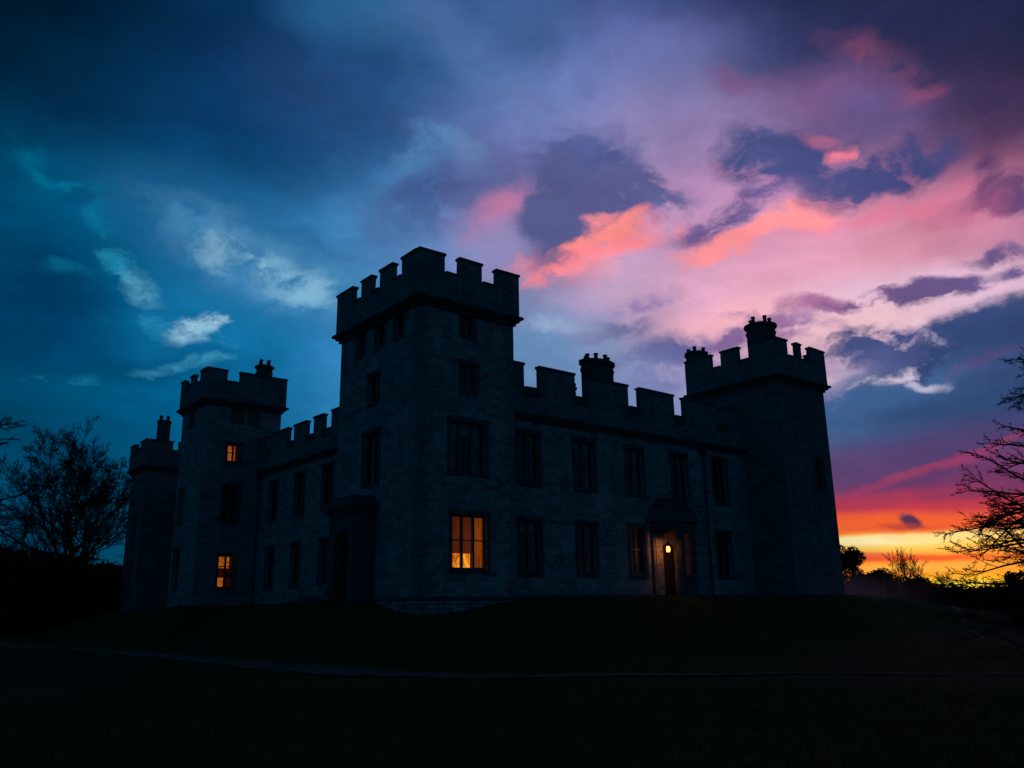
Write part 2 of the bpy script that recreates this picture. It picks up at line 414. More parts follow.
CLOUDS = [
[-30.299, 18.146, 5.047, 2.541, 16.921, [0.0, 0.0273, 0.0844], 0.75, 0.6, 1.0],
[-24.984, 15.837, 4.32, 1.579, 1.107, [0.0, 0.0395, 0.1119], 0.6, 0.6, 1.0],
[-29.131, 22.175, 3.33, 1.038, -14.824, [0.0, 0.0423, 0.1119], 0.6, 0.8, 1.0],
[-19.608, 24.826, 5.839, 1.591, -11.042, [0.0018, 0.0685, 0.1746], 0.55, 0.8, 1.0],
[-17.79, 17.763, 5.75, 1.907, 4.507, [0.0012, 0.107, 0.2623], 0.4, 0.6, 1.0],
[-20.039, 29.926, 10.616, 3.521, 8.24, [0.003, 0.0343, 0.117], 0.45, 0.5, 1.0],
[-28.353, 10.684, 5.83, 1.525, 4.7, [0.0, 0.0343, 0.0844], 0.45, 0.5, 1.0],
[-28.095, 8.344, 4.21, 1.167, 3.466, [0.0, 0.0648, 0.15], 0.4, 0.5, 1.0],
[-23.428, 11.666, 4.042, 1.593, 4.029, [0.0, 0.0976, 0.2384], 0.4, 0.5, 1.0],
[-27.473, 22.762, 5.734, 1.985, -32.322, [0.0, 0.107, 0.2462], 0.5, 0.6, 1.0],
[-21.213, 17.966, 3.931, 1.743, 5.663, [0.0044, 0.15, 0.3419], 0.6, 0.6, 1.0],
[-16.777, 22.184, 7.918, 2.774, -16.768, [0.0319, 0.1683, 0.3813], 0.55, 0.5, 1.0],
[-31.91, 26.229, 1.184, 0.603, -16.954, [0.0, 0.1384, 0.2542], 0.7, 1.3, 1.0],
[-30.649, 25.197, 1.097, 0.447, -32.967, [0.0, 0.15, 0.2705], 0.8, 1.4, 1.0],
[-29.115, 24.817, 0.901, 0.569, -18.841, [0.0, 0.162, 0.2874], 0.7, 1.3, 1.0],
[-27.77, 23.304, 1.373, 0.639, -39.996, [0.0024, 0.1746, 0.305], 0.7, 1.4, 1.0],
[-26.398, 21.016, 1.388, 0.594, -43.406, [0.016, 0.2542, 0.4125], 0.8, 1.5, 1.0],
[-25.035, 19.875, 0.881, 0.663, -32.348, [0.1274, 0.4342, 0.6038], 0.8, 1.2, 1.0],
[-29.044, 19.587, 1.425, 0.35, 9.078, [0.003, 0.1384, 0.2705], 0.6, 1.2, 1.0],
[-23.894, 17.99, 0.71, 0.366, -23.433, [0.0212, 0.2623, 0.4452], 0.7, 1.5, 1.0],
[-22.448, 17.341, 1.084, 0.309, -14.14, [0.0212, 0.2623, 0.4452], 0.6, 1.5, 1.0],
[-21.08, 19.359, 3.717, 1.615, -13.95, [0.007, 0.162, 0.3515], 0.5, 0.8, 1.0],
[-16.909, 22.172, 5.799, 1.638, -18.721, [0.0887, 0.2874, 0.5149], 0.7, 1.0, 1.0],
[-19.585, 22.903, 1.67, 0.742, -3.521, [0.2462, 0.4793, 0.6584], 0.7, 1.1, 1.0],
[-17.321, 22.386, 1.971, 0.565, -19.518, [0.2462, 0.491, 0.6584], 0.6, 1.6, 1.0],
[-14.577, 21.153, 2.278, 0.832, -25.784, [0.2623, 0.5149, 0.6724], 0.7, 1.1, 1.0],
[-21.223, 18.09, 1.352, 0.809, 29.706, [0.3712, 0.6172, 0.7758], 0.9, 1.3, 0.9],
[-20.17, 17.372, 1.365, 0.376, -19.857, [0.1022, 0.402, 0.6105], 0.6, 1.4, 1.0],
[-21.372, 15.439, 2.058, 0.312, 8.886, [0.0452, 0.2961, 0.491], 0.75, 1.5, 1.0],
[-29.002, 14.061, 2.345, 0.293, -1.463, [0.0103, 0.1946, 0.3515], 0.75, 1.4, 1.0],
[-30.673, 12.52, 2.048, 0.461, 6.226, [0.0, 0.0648, 0.15], 0.5, 1, 1.0],
[-10.934, 37.925, 4.524, 1.445, 4.745, [0.0273, 0.15, 0.3419], 0.7, 0.4, 1.0],
[-10.338, 32.768, 6.606, 2.859, -5.921, [0.0212, 0.0762, 0.2159], 0.55, 0.5, 1.0],
[-1.338, 34.873, 8.413, 1.296, -35.007, [0.0887, 0.1746, 0.3916], 0.55, 0.5, 1.0],
[-3.636, 37.738, 6.204, 1.471, 1.161, [0.0612, 0.1274, 0.314], 0.4, 0.4, 1.0],
[-7.299, 29.404, 2.487, 0.87, 27.437, [0.0887, 0.2542, 0.4793], 0.7, 1.0, 1.0],
[-4.512, 30.487, 2.525, 0.741, -8.709, [0.0887, 0.2384, 0.4564], 0.65, 1.0, 1.0],
[-2.583, 28.644, 1.181, 1.511, 10.385, [0.1441, 0.2961, 0.5271], 0.8, 1.2, 1.0],
[-5.797, 26.814, 3.339, 1.782, 16.618, [0.0423, 0.0844, 0.2384], 0.85, 0.9, 1.0],
[-1.041, 27.823, 2.945, 2.157, -0.28, [0.107, 0.107, 0.2874], 0.6, 0.7, 1.0],
[-8.268, 24.485, 2.841, 1.286, 22.392, [0.0612, 0.162, 0.3712], 0.5, 0.7, 1.0],
[0.764, 26.078, 3.211, 1.028, 16.973, [0.6038, 0.2016, 0.3515], 0.7, 0.7, 1.0],
[0.703, 22.963, 2.874, 1.572, -1.003, [0.305, 0.2623, 0.491], 0.6, 0.6, 1.0],
[6.937, 32.806, 8.948, 2.397, 6.167, [0.1559, 0.1812, 0.3916], 0.5, 0.4, 1.0],
[12.65, 30.48, 6.414, 2.413, 3.701, [0.2874, 0.2086, 0.402], 0.5, 0.4, 1.0],
[17.178, 32.989, 2.224, 0.69, -8.714, [0.305, 0.117, 0.2789], 0.6, 0.9, 1.0],
[23.148, 31.517, 4.491, 1.349, -11.5, [0.2159, 0.0931, 0.2384], 0.55, 0.7, 1.0],
[20.806, 34.1, 4.03, 1.554, 4.321, [0.0273, 0.0423, 0.1329], 0.65, 0.5, 1.0],
[26.561, 32.641, 2.7, 0.756, -31.506, [0.305, 0.0844, 0.1946], 0.75, 1.0, 1.0],
[28.892, 29.808, 1.507, 0.654, 0.852, [0.3712, 0.0802, 0.162], 0.75, 1.0, 1.0],
[26.565, 29.45, 2.769, 1.228, -12.835, [0.1329, 0.0976, 0.2705], 0.75, 0.7, 1.0],
[31.906, 28.56, 2.173, 0.642, -5.442, [0.0395, 0.0319, 0.107], 0.8, 0.9, 1.0],
[32.508, 25.574, 2.636, 1.359, -14.767, [0.117, 0.0482, 0.1329], 0.55, 0.5, 1.0],
[31.466, 32.555, 5.056, 2.375, -16.25, [0.016, 0.0176, 0.0612], 0.65, 0.4, 1.0],
[26.976, 35.139, 8.667, 1.776, -14.154, [0.0176, 0.0232, 0.0844], 0.5, 0.4, 1.0],
[32.79, 27.193, 3.175, 2.678, -15.487, [0.0545, 0.0296, 0.0931], 0.45, 0.4, 1.0],
[25.122, 22.803, 8.906, 2.015, 3.674, [0.7605, 0.2462, 0.3613], 0.45, 0.4, 1.0],
[17.225, 20.225, 7.788, 2.022, 11.456, [0.7454, 0.3712, 0.5149], 0.5, 0.3, 1.0],
[23.58, 20.307, 8.398, 1.576, 9.086, [0.7758, 0.3515, 0.4678], 0.4, 0.3, 1.0],
[25.697, 18.128, 7.464, 1.439, -0.955, [0.7605, 0.5271, 0.6724], 0.75, 0.3, 1.0],
[21.974, 17.11, 4.83, 0.989, 0.685, [0.956, 0.5776, 0.6172], 0.7, 0.4, 1.0],
[15.731, 18.264, 3.914, 1.025, 6.4, [0.9387, 0.4452, 0.491], 0.6, 0.4, 1.0],
[13.69, 26.027, 4.143, 1.622, 3.771, [0.5647, 0.2874, 0.5029], 0.5, 0.4, 1.0],
[18.079, 27.333, 2.268, 0.363, -20.327, [0.807, 0.2384, 0.3712], 0.8, 1.0, 1.0],
[16.058, 23.355, 4.002, 0.564, 9.247, [1.0, 0.2961, 0.314], 1, 1.2, 0.75],
[13.523, 24.017, 2.327, 0.569, -25.869, [1.0, 0.305, 0.3515], 0.9, 1.2, 1.0],
[19.637, 24.509, 2.841, 0.549, 17.554, [0.956, 0.2874, 0.305], 0.9, 1.2, 0.85],
[25.875, 23.869, 4.485, 0.527, 3.015, [0.7605, 0.1746, 0.2874], 0.65, 0.8, 1.0],
[19.089, 27.913, 3.044, 1.196, -16.887, [0.0648, 0.0802, 0.2307], 1, 1.0, 0.7],
[21.494, 27.997, 1.672, 1.176, 9.982, [0.0612, 0.0723, 0.2159], 0.95, 1.0, 0.7],
[25.623, 26.43, 3.004, 0.866, 4.395, [0.0545, 0.0648, 0.2086], 1, 1.0, 0.65],
[23.553, 25.937, 2.102, 0.824, 14.493, [0.0648, 0.0723, 0.2232], 0.95, 1.0, 0.75],
[15.807, 25.027, 2.967, 0.684, 19.049, [0.15, 0.1022, 0.2789], 1, 1.0, 0.7],
[17.753, 25.525, 1.989, 0.552, 16.145, [0.15, 0.1022, 0.2789], 0.8, 1.0, 1.0],
[22.863, 27.987, 0.631, 0.466, 29.336, [0.807, 0.2016, 0.305], 1, 1.0, 0.8],
[22.014, 28.979, 0.899, 0.407, -0.463, [0.5776, 0.162, 0.2874], 0.8, 1, 1.0],
[31.545, 24.792, 0.964, 0.883, 46.013, [0.0976, 0.0452, 0.1441], 0.9, 1.0, 1.0],
[32.327, 22.874, 2.189, 0.609, -13.63, [0.0976, 0.0482, 0.15], 0.95, 1, 0.7],
[29.814, 22.756, 2.19, 0.682, -2.397, [0.552, 0.1274, 0.2462], 0.5, 0.8, 1.0],
[4.639, 22.715, 3.28, 1.045, 7.59, [1.0, 0.2623, 0.314], 1, 1.0, 0.8],
[8.927, 24.419, 2.403, 1.154, 15.869, [0.8714, 0.2874, 0.3916], 0.95, 1.2, 1.0],
[5.823, 28.441, 2.925, 2.258, -3.152, [0.0802, 0.1022, 0.2705], 1, 0.8, 0.55],
[3.656, 25.354, 1.883, 2.964, -2.149, [0.0931, 0.107, 0.2705], 1, 0.7, 0.6],
[9.091, 27.088, 2.864, 1.259, -12.435, [0.117, 0.1221, 0.305], 1, 1.0, 0.6],
[6.434, 25.994, 2.45, 1.405, 6.727, [0.1022, 0.107, 0.2874], 1, 0.8, 0.7],
[6.484, 24.058, 2.854, 0.517, 22.831, [1.0, 0.2789, 0.2623], 1, 1.0, 0.7],
[5.133, 22.562, 3.131, 0.523, 17.421, [1.0, 0.2462, 0.2874], 1, 1.2, 0.7],
[5.804, 24.871, 1.005, 0.386, 27.04, [1.0, 0.2874, 0.305], 0.9, 1.2, 1.0],
[7.19, 21.081, 3.506, 1.179, 4.806, [0.6172, 0.3813, 0.552], 0.5, 0.6, 1.0],
[9.094, 20.113, 2.351, 0.392, 10.262, [0.2874, 0.2016, 0.4125], 0.95, 1.1, 1.0],
[2.696, 17.29, 4.187, 2.266, -1.552, [0.1274, 0.2789, 0.5149], 0.75, 0.6, 1.0],
[6.916, 18.325, 2.217, 0.595, 2.141, [0.162, 0.1683, 0.3613], 1, 1.2, 0.8],
[3.441, 18.799, 2.386, 0.597, -9.83, [0.3515, 0.4342, 0.6172], 0.6, 1.3, 1.0],
[10.93, 16.57, 2.825, 0.917, 10.176, [0.1274, 0.1329, 0.3231], 1, 1.1, 0.7],
[12.167, 15.041, 3.31, 0.914, 6.094, [0.1812, 0.1812, 0.402], 0.8, 1.0, 1.0],
[8.807, 15.046, 2.705, 1.189, -3.029, [0.1878, 0.2384, 0.4678], 0.6, 0.8, 1.0],
[14.641, 17.069, 1.769, 0.452, 12.996, [0.2159, 0.1274, 0.305], 1, 1.1, 0.7],
[18.293, 17.868, 2.156, 0.759, -6.334, [0.305, 0.162, 0.3515], 0.95, 1.2, 0.8],
[14.999, 18.982, 1.582, 0.321, -15.512, [0.4564, 0.2232, 0.402], 0.7, 1.2, 1.0],
[21.827, 18.509, 2.437, 0.37, -10.708, [0.4125, 0.1683, 0.3325], 1, 1.1, 0.75],
[24.537, 18.307, 2.341, 0.424, 1.399, [0.1946, 0.1022, 0.2623], 1, 1.2, 0.65],
[27.571, 18.306, 2.228, 0.649, 2.282, [0.1384, 0.0887, 0.2384], 1, 1.2, 0.6],
[29.25, 18.25, 0.972, 0.465, -10.337, [0.1274, 0.0844, 0.2307], 0.9, 1.2, 0.7],
[31.596, 20.026, 1.354, 0.508, -2.078, [0.1384, 0.0887, 0.2232], 1, 1.2, 0.7],
[32.056, 18.88, 0.82, 0.451, -1.751, [0.1441, 0.1022, 0.2542], 1, 1.2, 0.7],
[30.031, 15.024, 3.923, 1.273, 12.856, [0.0423, 0.0685, 0.1878], 1, 0.8, 0.5],
[30.512, 12.886, 5.635, 2.07, 3.774, [0.0319, 0.0612, 0.1746], 1, 0.6, 0.5],
[26.636, 12.204, 4.936, 1.192, 3.187, [0.0423, 0.0802, 0.2086], 0.9, 1.0, 0.7],
[24.174, 15.392, 2.9, 0.853, -13.417, [0.0578, 0.0802, 0.2232], 1, 1.2, 0.6],
[25.515, 14.477, 1.47, 0.723, -7.469, [0.0648, 0.0887, 0.2384], 0.8, 1.2, 1.0],
[23.02, 14.666, 1.411, 0.615, 13.197, [0.0887, 0.107, 0.2789], 0.8, 1.2, 1.0],
[22.143, 13.266, 2.955, 0.866, -0.056, [0.1878, 0.2232, 0.4342], 0.6, 1.2, 1.0],
[23.2, 12.158, 3.821, 0.797, 8.084, [0.0482, 0.1221, 0.2874], 1, 1.0, 0.7],
[25.102, 13.487, 1.925, 0.302, 7.055, [0.8388, 0.6867, 0.807], 0.9, 1.5, 1.0],
[25.861, 12.722, 1.114, 0.24, -16.833, [0.6724, 0.6038, 0.7758], 0.8, 1.5, 1.0],
[21.526, 14.21, 1.078, 0.311, 3.783, [0.7758, 0.5149, 0.6724], 0.8, 1.4, 1.0],
[27.014, 15.064, 0.995, 0.238, -38.177, [0.6867, 0.552, 0.7011], 0.7, 1.4, 1.0],
[22.388, 10.189, 5.221, 1.596, -4.975, [0.0452, 0.1119, 0.2705], 0.8, 0.4, 1.0],
[29.448, 10.968, 4.143, 1.275, 1.057, [0.0273, 0.0685, 0.1812], 0.7, 0.4, 1.0],
[29.762, 13.171, 2.604, 0.232, 11.852, [0.1274, 0.0545, 0.1683], 0.35, 0.7, 1.0],
[26.151, 8.457, 7.598, 1.422, 5.012, [0.0976, 0.0452, 0.1559], 0.8, 0.4, 1.0],
[21.569, 8.087, 3.485, 0.981, -0.023, [0.117, 0.0612, 0.1746], 0.6, 0.4, 1.0],
[24.618, 7.258, 4.425, 0.239, 10.821, [0.5149, 0.0513, 0.1119], 0.4, 0.6, 1.0],
[28.849, 8.564, 3.105, 0.231, 18.438, [0.491, 0.0482, 0.1119], 0.45, 0.6, 1.0],
[29.727, 7.433, 3.035, 0.685, 14.877, [0.2462, 0.0369, 0.117], 0.45, 0.4, 1.0],
[22.515, 6.187, 5.111, 0.302, 2.579, [0.552, 0.0482, 0.0844], 0.4, 0.4, 1.0],
[28.164, 5.472, 3.611, 0.402, -0.829, [0.6724, 0.0545, 0.0545], 0.6, 0.4, 1.0],
[22.943, 4.954, 7.293, 0.418, -1.965, [0.956, 0.1384, 0.0273], 0.8, 0.4, 1.0],
[24.283, 4.943, 0.605, 0.266, -11.107, [0.0931, 0.0343, 0.0762], 1, 0.9, 0.6],
[23.751, 4.673, 1.328, 0.178, -0.931, [0.4342, 0.0513, 0.0452], 0.7, 0.8, 1.0],
[23.908, 3.655, 7.142, 0.412, 0.5, [1.0, 0.6308, 0.1221], 1, 0.4, 1.0],
[22.245, 3.786, 3.381, 0.239, 0.583, [1.0, 0.8714, 0.4564], 1, 0.3, 1.0],
[26.64, 3.879, 3.156, 0.231, 0.156, [1.0, 0.6867, 0.2423], 0.9, 0.5, 1.0],
[23.796, 2.716, 5.478, 0.187, -1.077, [0.8388, 0.0931, 0.0232], 0.95, 0.5, 1.0],
[21.304, 2.984, 2.047, 0.149, -2.027, [0.855, 0.117, 0.0545], 0.8, 0.5, 1.0],
[23.727, 2.132, 4.374, 0.291, 0.184, [1.0, 0.4342, 0.0612], 0.85, 0.4, 1.0],
[23.951, 1.717, 3.263, 0.174, -1.642, [0.9131, 0.1559, 0.0212], 0.7, 0.6, 1.0],
[27.085, 1.285, 3.605, 0.45, -1.559, [1.0, 0.4851, 0.0262], 0.95, 0.5, 1.0],
[27.055, 1.06, 1.338, 0.281, -1.442, [1.0, 0.7305, 0.0612], 0.95, 0.4, 1.0],
[26.738, 0.617, 4.131, 0.168, -1.207, [0.8714, 0.1022, 0.0097], 0.8, 0.6, 1.0]]

world = bpy.data.worlds.new("World")
scene.world = world
world.use_nodes = True
NT = world.node_tree
world.cycles.sampling_method = 'MANUAL'; world.cycles.sample_map_resolution = 256
NT.nodes.clear()

class G:
    """small helper that wires shader nodes"""
    def __init__(s, nt): s.nt = nt
    def n(s, t, **k):
        nd = s.nt.nodes.new(t)
        for a, b in k.items(): setattr(nd, a, b)
        return nd
    def put(s, sock, v):
        if isinstance(v, bpy.types.NodeSocket): s.nt.links.new(v, sock)
        elif v is not None: sock.default_value = v
    def math(s, op, a, b=None, c=None, clamp=False):
        nd = s.n('ShaderNodeMath', operation=op, use_clamp=clamp)
        for i, v in enumerate((a, b, c)):
            if v is not None: s.put(nd.inputs[i], v)
        return nd.outputs[0]
    def vmath(s, op, a, b=None, scale=None):
        nd = s.n('ShaderNodeVectorMath', operation=op)
        s.put(nd.inputs[0], a)
        if b is not None: s.put(nd.inputs[1], b)
        if scale is not None: s.put(nd.inputs['Scale'], scale)
        return nd.outputs['Value'] if op in ('DOT_PRODUCT', 'LENGTH') else nd.outputs[0]
    def xyz(s, x, y, z=0.0):
        nd = s.n('ShaderNodeCombineXYZ')
        for i, v in enumerate((x, y, z)): s.put(nd.inputs[i], v)
        return nd.outputs[0]
    def noise(s, vec, scale, detail=4, rough=.55, dist=0.0, color=False):
        nd = s.n('ShaderNodeTexNoise')
        s.put(nd.inputs['Vector'], vec)
        nd.inputs['Scale'].default_value = scale
        nd.inputs['Detail'].default_value = detail
        nd.inputs['Roughness'].default_value = rough
        nd.inputs['Distortion'].default_value = dist
        return nd.outputs['Color'] if color else nd.outputs['Fac']
    def rng(s, v, a, b, c=0.0, d=1.0, kind='LINEAR'):
        nd = s.n('ShaderNodeMapRange', interpolation_type=kind)
        for i, x in enumerate((v, a, b, c, d)): s.put(nd.inputs[i], x)
        return nd.outputs[0]
    def mix(s, f, a, b, mode='MIX'):
        nd = s.n('ShaderNodeMix', data_type='RGBA', blend_type=mode)
        s.put(nd.inputs[0], f)
        for i, v in ((6, a), (7, b)):
            if not isinstance(v, bpy.types.NodeSocket): v = tuple(v) + (1,)*(4-len(v))
            s.put(nd.inputs[i], v)
        return nd.outputs[2]
    def ramp(s, v, stops, interp='EASE'):
        nd = s.n('ShaderNodeValToRGB')
        cr = nd.color_ramp; cr.interpolation = interp
        while len(cr.elements) < len(stops): cr.elements.new(0.5)
        for e, (p, c) in zip(cr.elements, stops): e.position = p
        for i, (p, c) in enumerate(stops):
            cr.elements[i].position = p; cr.elements[i].color = tuple(c) + (1,)*(4-len(c))
        s.put(nd.inputs[0], v)
        return nd.outputs[0]

g = G(NT)
d = g.vmath('NORMALIZE', g.n('ShaderNodeTexCoord').outputs['Generated'])
fx = g.vmath('DOT_PRODUCT', d, (math.cos(R(HEAD)), math.sin(R(HEAD)), 0))
rx = g.vmath('DOT_PRODUCT', d, (math.sin(R(HEAD)), -math.cos(R(HEAD)), 0))
dz = g.vmath('DOT_PRODUCT', d, (0, 0, 1))
az = g.math('MULTIPLY', g.math('ARCTAN2', rx, fx), 57.29578)
el = g.math('MULTIPLY', g.math('ARCSINE', dz), 57.29578)
P0 = g.xyz(az, g.math('MULTIPLY', el, 1.5), 0.0)
# turbulence gets finer and flatter towards the horizon
lift = g.rng(el, 1.0, 14.0, 0.12, 1.0)
wa = g.vmath('SUBTRACT', g.noise(P0, 0.10, 2, .5, color=True), (.5, .5, .5))
wb = g.vmath('SUBTRACT', g.noise(P0, 0.34, 6, .62, color=True), (.5, .5, .5))
warp = g.vmath('ADD', g.vmath('SCALE', wa, scale=5.0), g.vmath('SCALE', wb, scale=2.6))
sep = g.n('ShaderNodeSeparateXYZ'); NT.links.new(warp, sep.inputs[0])
azw = g.math('ADD', az, g.math('MULTIPLY', sep.outputs[0], 1.0))
elw = g.math('ADD', el, g.math('MULTIPLY', g.math('MULTIPLY', sep.outputs[1], 0.75), lift))
PW = g.xyz(azw, elw, 0.0)
bi = g.noise(g.xyz(azw, g.math('MULTIPLY', elw, 1.7), 3.0), 0.36, 7, .64)
bc = g.math('MULTIPLY', g.math('SUBTRACT', bi, 0.5), 3.6)
BK = {}
t = g.math('MULTIPLY_ADD', azw, 1/360.0, 0.5)
col = g.ramp(t, SKY_ROWS[0][1], 'LINEAR')
for i in range(1, len(SKY_ROWS)):
    f = g.rng(elw, SKY_ROWS[i-1][0], SKY_ROWS[i][0])
    col = g.mix(f, col, g.ramp(t, SKY_ROWS[i][1], 'LINEAR'))
# the third coordinate is cloud noise: it eats into each soft ellipse
els = g.math('ADD', el, g.math('MULTIPLY', sep.outputs[1], .12))
zn = g.math('MAXIMUM', g.math('ADD', bc, 0.5), 0.0)
PC = (g.xyz(azw, elw, zn), g.xyz(az, els, zn))
for (a0, e0, ra, re, rot, c, s, k, hi) in CLOUDS:
    mp = g.n('ShaderNodeMapping', vector_type='TEXTURE')
    NT.links.new(PC[0 if k > .55 else 1], mp.inputs['Vector'])
    mp.inputs['Location'].default_value = (a0, e0, 0)
    mp.inputs['Rotation'].default_value = (0, 0, R(rot))
    mp.inputs['Scale'].default_value = (ra*1.95, re*1.95, 1.45/k)
    gr = g.n('ShaderNodeTexGradient', gradient_type='SPHERICAL')
    NT.links.new(mp.outputs[0], gr.inputs[0])
    fac = g.rng(gr.outputs['Fac'], 0.0, hi*.80, 0.0, s, 'SMOOTHSTEP')
    col = g.mix(fac, col, c)
# fine wisps over everything
wis = g.noise(g.xyz(azw, g.math('MULTIPLY', elw, 2.2), 7.0), 0.22, 6, .6)
wl_ = g.noise(g.xyz(azw, g.math('MULTIPLY', elw, 2.0), 11.0), 0.075, 5, .6)
k = g.math('MULTIPLY', g.rng(wis, .28, .72, .90, 1.10), g.rng(wl_, .32, .68, .84, 1.16))
vs = g.n('ShaderNodeMix', data_type='RGBA', blend_type='MULTIPLY'); vs.inputs[0].default_value = 1.0
NT.links.new(col, vs.inputs[6]); NT.links.new(g.xyz(k, k, k), vs.inputs[7])
col = vs.outputs[2]
# below the horizon the world is dark earth
col = g.mix(g.rng(el, -1.6, -0.6), (.004, .006, .008), col)
bg = g.n('ShaderNodeBackground'); NT.links.new(col, bg.inputs[0]); bg.inputs[1].default_value = 1.0
wo = g.n('ShaderNodeOutputWorld'); NT.links.new(bg.outputs[0], wo.inputs[0])

# ---------------------------------------------------------------- sun (on the horizon, behind the trees at the right)
sun_d = bpy.data.lights.new('sun', 'SUN'); sun_d.energy = 0.12; sun_d.angle = R(3.0); sun_d.color = (1, .42, .16)
sun = bpy.data.objects.new('sun', sun_d); COL.objects.link(sun)
sa = R(HEAD - 27.0); se = R(1.2)
sv = Vector((math.cos(sa)*math.cos(se), math.sin(sa)*math.cos(se), math.sin(se)))
sun.rotation_euler = sv.to_track_quat('Z', 'Y').to_euler()
sun.location = (60, 20, 30)

# ---------------------------------------------------------------- helpers
def tag(o, label=None, cat=None, group=None, kind=None):
    if label: o['label'] = label
    if cat: o['category'] = cat
    if group: o['group'] = group
    if kind: o['kind'] = kind
    return o
def empty(name, loc=(0, 0, 0)):
    o = bpy.data.objects.new(name, None); COL.objects.link(o); o.location = loc
    o.empty_display_size = .3
    return o
class MB:
    """collects faces with metre UVs, links them as one object"""
    def __init__(s): s.v = []; s.f = []; s.uv = []; s.mi = []; s.cur = 0
    def quad(s, pts, uvs=None):
        b = len(s.v); s.v += [tuple(p) for p in pts]; s.f.append(tuple(range(b, b+len(pts)))); s.mi.append(s.cur)
        if uvs is None:
            a, bb, c = Vector(pts[0]), Vector(pts[1]), Vector(pts[2])
            n = (bb-a).cross(c-a)
            if n.length > 0: n.normalize()
            if abs(n.z) > .7: uvs = [(p[0], p[1]) for p in pts]
            else:
                h = Vector((-n.y, n.x, 0))
                h = h.normalized() if h.length > 1e-6 else Vector((1, 0, 0))
                uvs = [(Vector(p).dot(h), p[2]) for p in pts]
        s.uv += uvs
    def box(s, x0, x1, y0, y1, z0, z1, M=None):
        c = [(x0,y0,z0),(x1,y0,z0),(x1,y1,z0),(x0,y1,z0),(x0,y0,z1),(x1,y0,z1),(x1,y1,z1),(x0,y1,z1)]
        if M is not None: c = [tuple(M @ Vector(p)) for p in c]
        for q in ((0,3,2,1),(4,5,6,7),(0,1,5,4),(1,2,6,5),(2,3,7,6),(3,0,4,7)):
            s.quad([c[i] for i in q])
    def cap(s, *a):
        s.cur = 1; s.box(*a); s.cur = 0
    def prism(s, pts, z0, z1, top=None):
        """vertical prism over a CCW outline; top = optional second outline"""
        top = top or pts; n = len(pts)
        for i in range(n):
            a, b = pts[i], pts[(i+1) % n]; c, d_ = top[(i+1) % n], top[i]
            s.quad([(a[0],a[1],z0),(b[0],b[1],z0),(c[0],c[1],z1),(d_[0],d_[1],z1)])
        s.quad([(p[0],p[1],z1) for p in top]); s.quad([(p[0],p[1],z0) for p in reversed(pts)])
    def lathe(s, cx, cy, prof, n=16, rot=0.0, sy=1.0):
        for (r0, z0), (r1, z1) in zip(prof, prof[1:]):
            for i in range(n):
                a, b = rot+2*math.pi*i/n, rot+2*math.pi*(i+1)/n
                s.quad([(cx+r0*math.cos(a), cy+sy*r0*math.sin(a), z0), (cx+r0*math.cos(b), cy+sy*r0*math.sin(b), z0),
                        (cx+r1*math.cos(b), cy+sy*r1*math.sin(b), z1), (cx+r1*math.cos(a), cy+sy*r1*math.sin(a), z1)])
        r, z = prof[-1]
        if r > .01: s.quad([(cx+r*math.cos(rot+2*math.pi*i/n), cy+sy*r*math.sin(rot+2*math.pi*i/n), z) for i in range(n)])
    def tube(s, pts, rad, n=5):
        rings = []
        for i, p in enumerate(pts):
            p = Vector(p); a = Vector(pts[max(i-1, 0)]); b = Vector(pts[min(i+1, len(pts)-1)])
            t_ = (b-a).normalized(); h = Vector((0,0,1)) if abs(t_.z) < .9 else Vector((1,0,0))
            u = t_.cross(h).normalized(); w = t_.cross(u); r = rad[i] if isinstance(rad, (list, tuple)) else rad
            base = len(s.v)
            for k_ in range(n):
                an = 2*math.pi*k_/n; q = p+(u*math.cos(an)+w*math.sin(an))*r; s.v.append((q.x, q.y, q.z))
            rings.append(base)
        for a, b in zip(rings, rings[1:]):
            for k_ in range(n):
                s.f.append((a+k_, a+(k_+1) % n, b+(k_+1) % n, b+k_)); s.uv += [(0,0)]*4; s.mi.append(s.cur)
    def build(s, name, mat, parent=None, smooth=False, merge=False):
        me = bpy.data.meshes.new(name); me.from_pydata(s.v, [], s.f)
        uvl = me.uv_layers.new(name='UVMap')
        for i, u in enumerate(s.uv): uvl.data[i].uv = u
        for m_ in (mat if isinstance(mat, (list, tuple)) else [mat]): me.materials.append(m_)
        me.polygons.foreach_set('material_index', s.mi)
        if merge:
            bm = bmesh.new(); bm.from_mesh(me); bmesh.ops.remove_doubles(bm, verts=bm.verts, dist=.0005); bm.to_mesh(me); bm.free()
        if smooth:
            for p in me.polygons: p.use_smooth = True
        o = bpy.data.objects.new(name, me); COL.objects.link(o)
        if parent is not None: o.parent = parent
        return o

def material(name):
    mt = bpy.data.materials.new(name); mt.use_nodes = True; nt = mt.node_tree
    b = nt.nodes['Principled BSDF']; return mt, G(nt), b
def bump(h, b, height, strength=.5, dist=.03):
    nd = h.n('ShaderNodeBump'); nd.inputs['Strength'].default_value = strength; nd.inputs['Distance'].default_value = dist
    h.put(nd.inputs['Height'], height); h.nt.links.new(nd.outputs[0], b.inputs['Normal'])

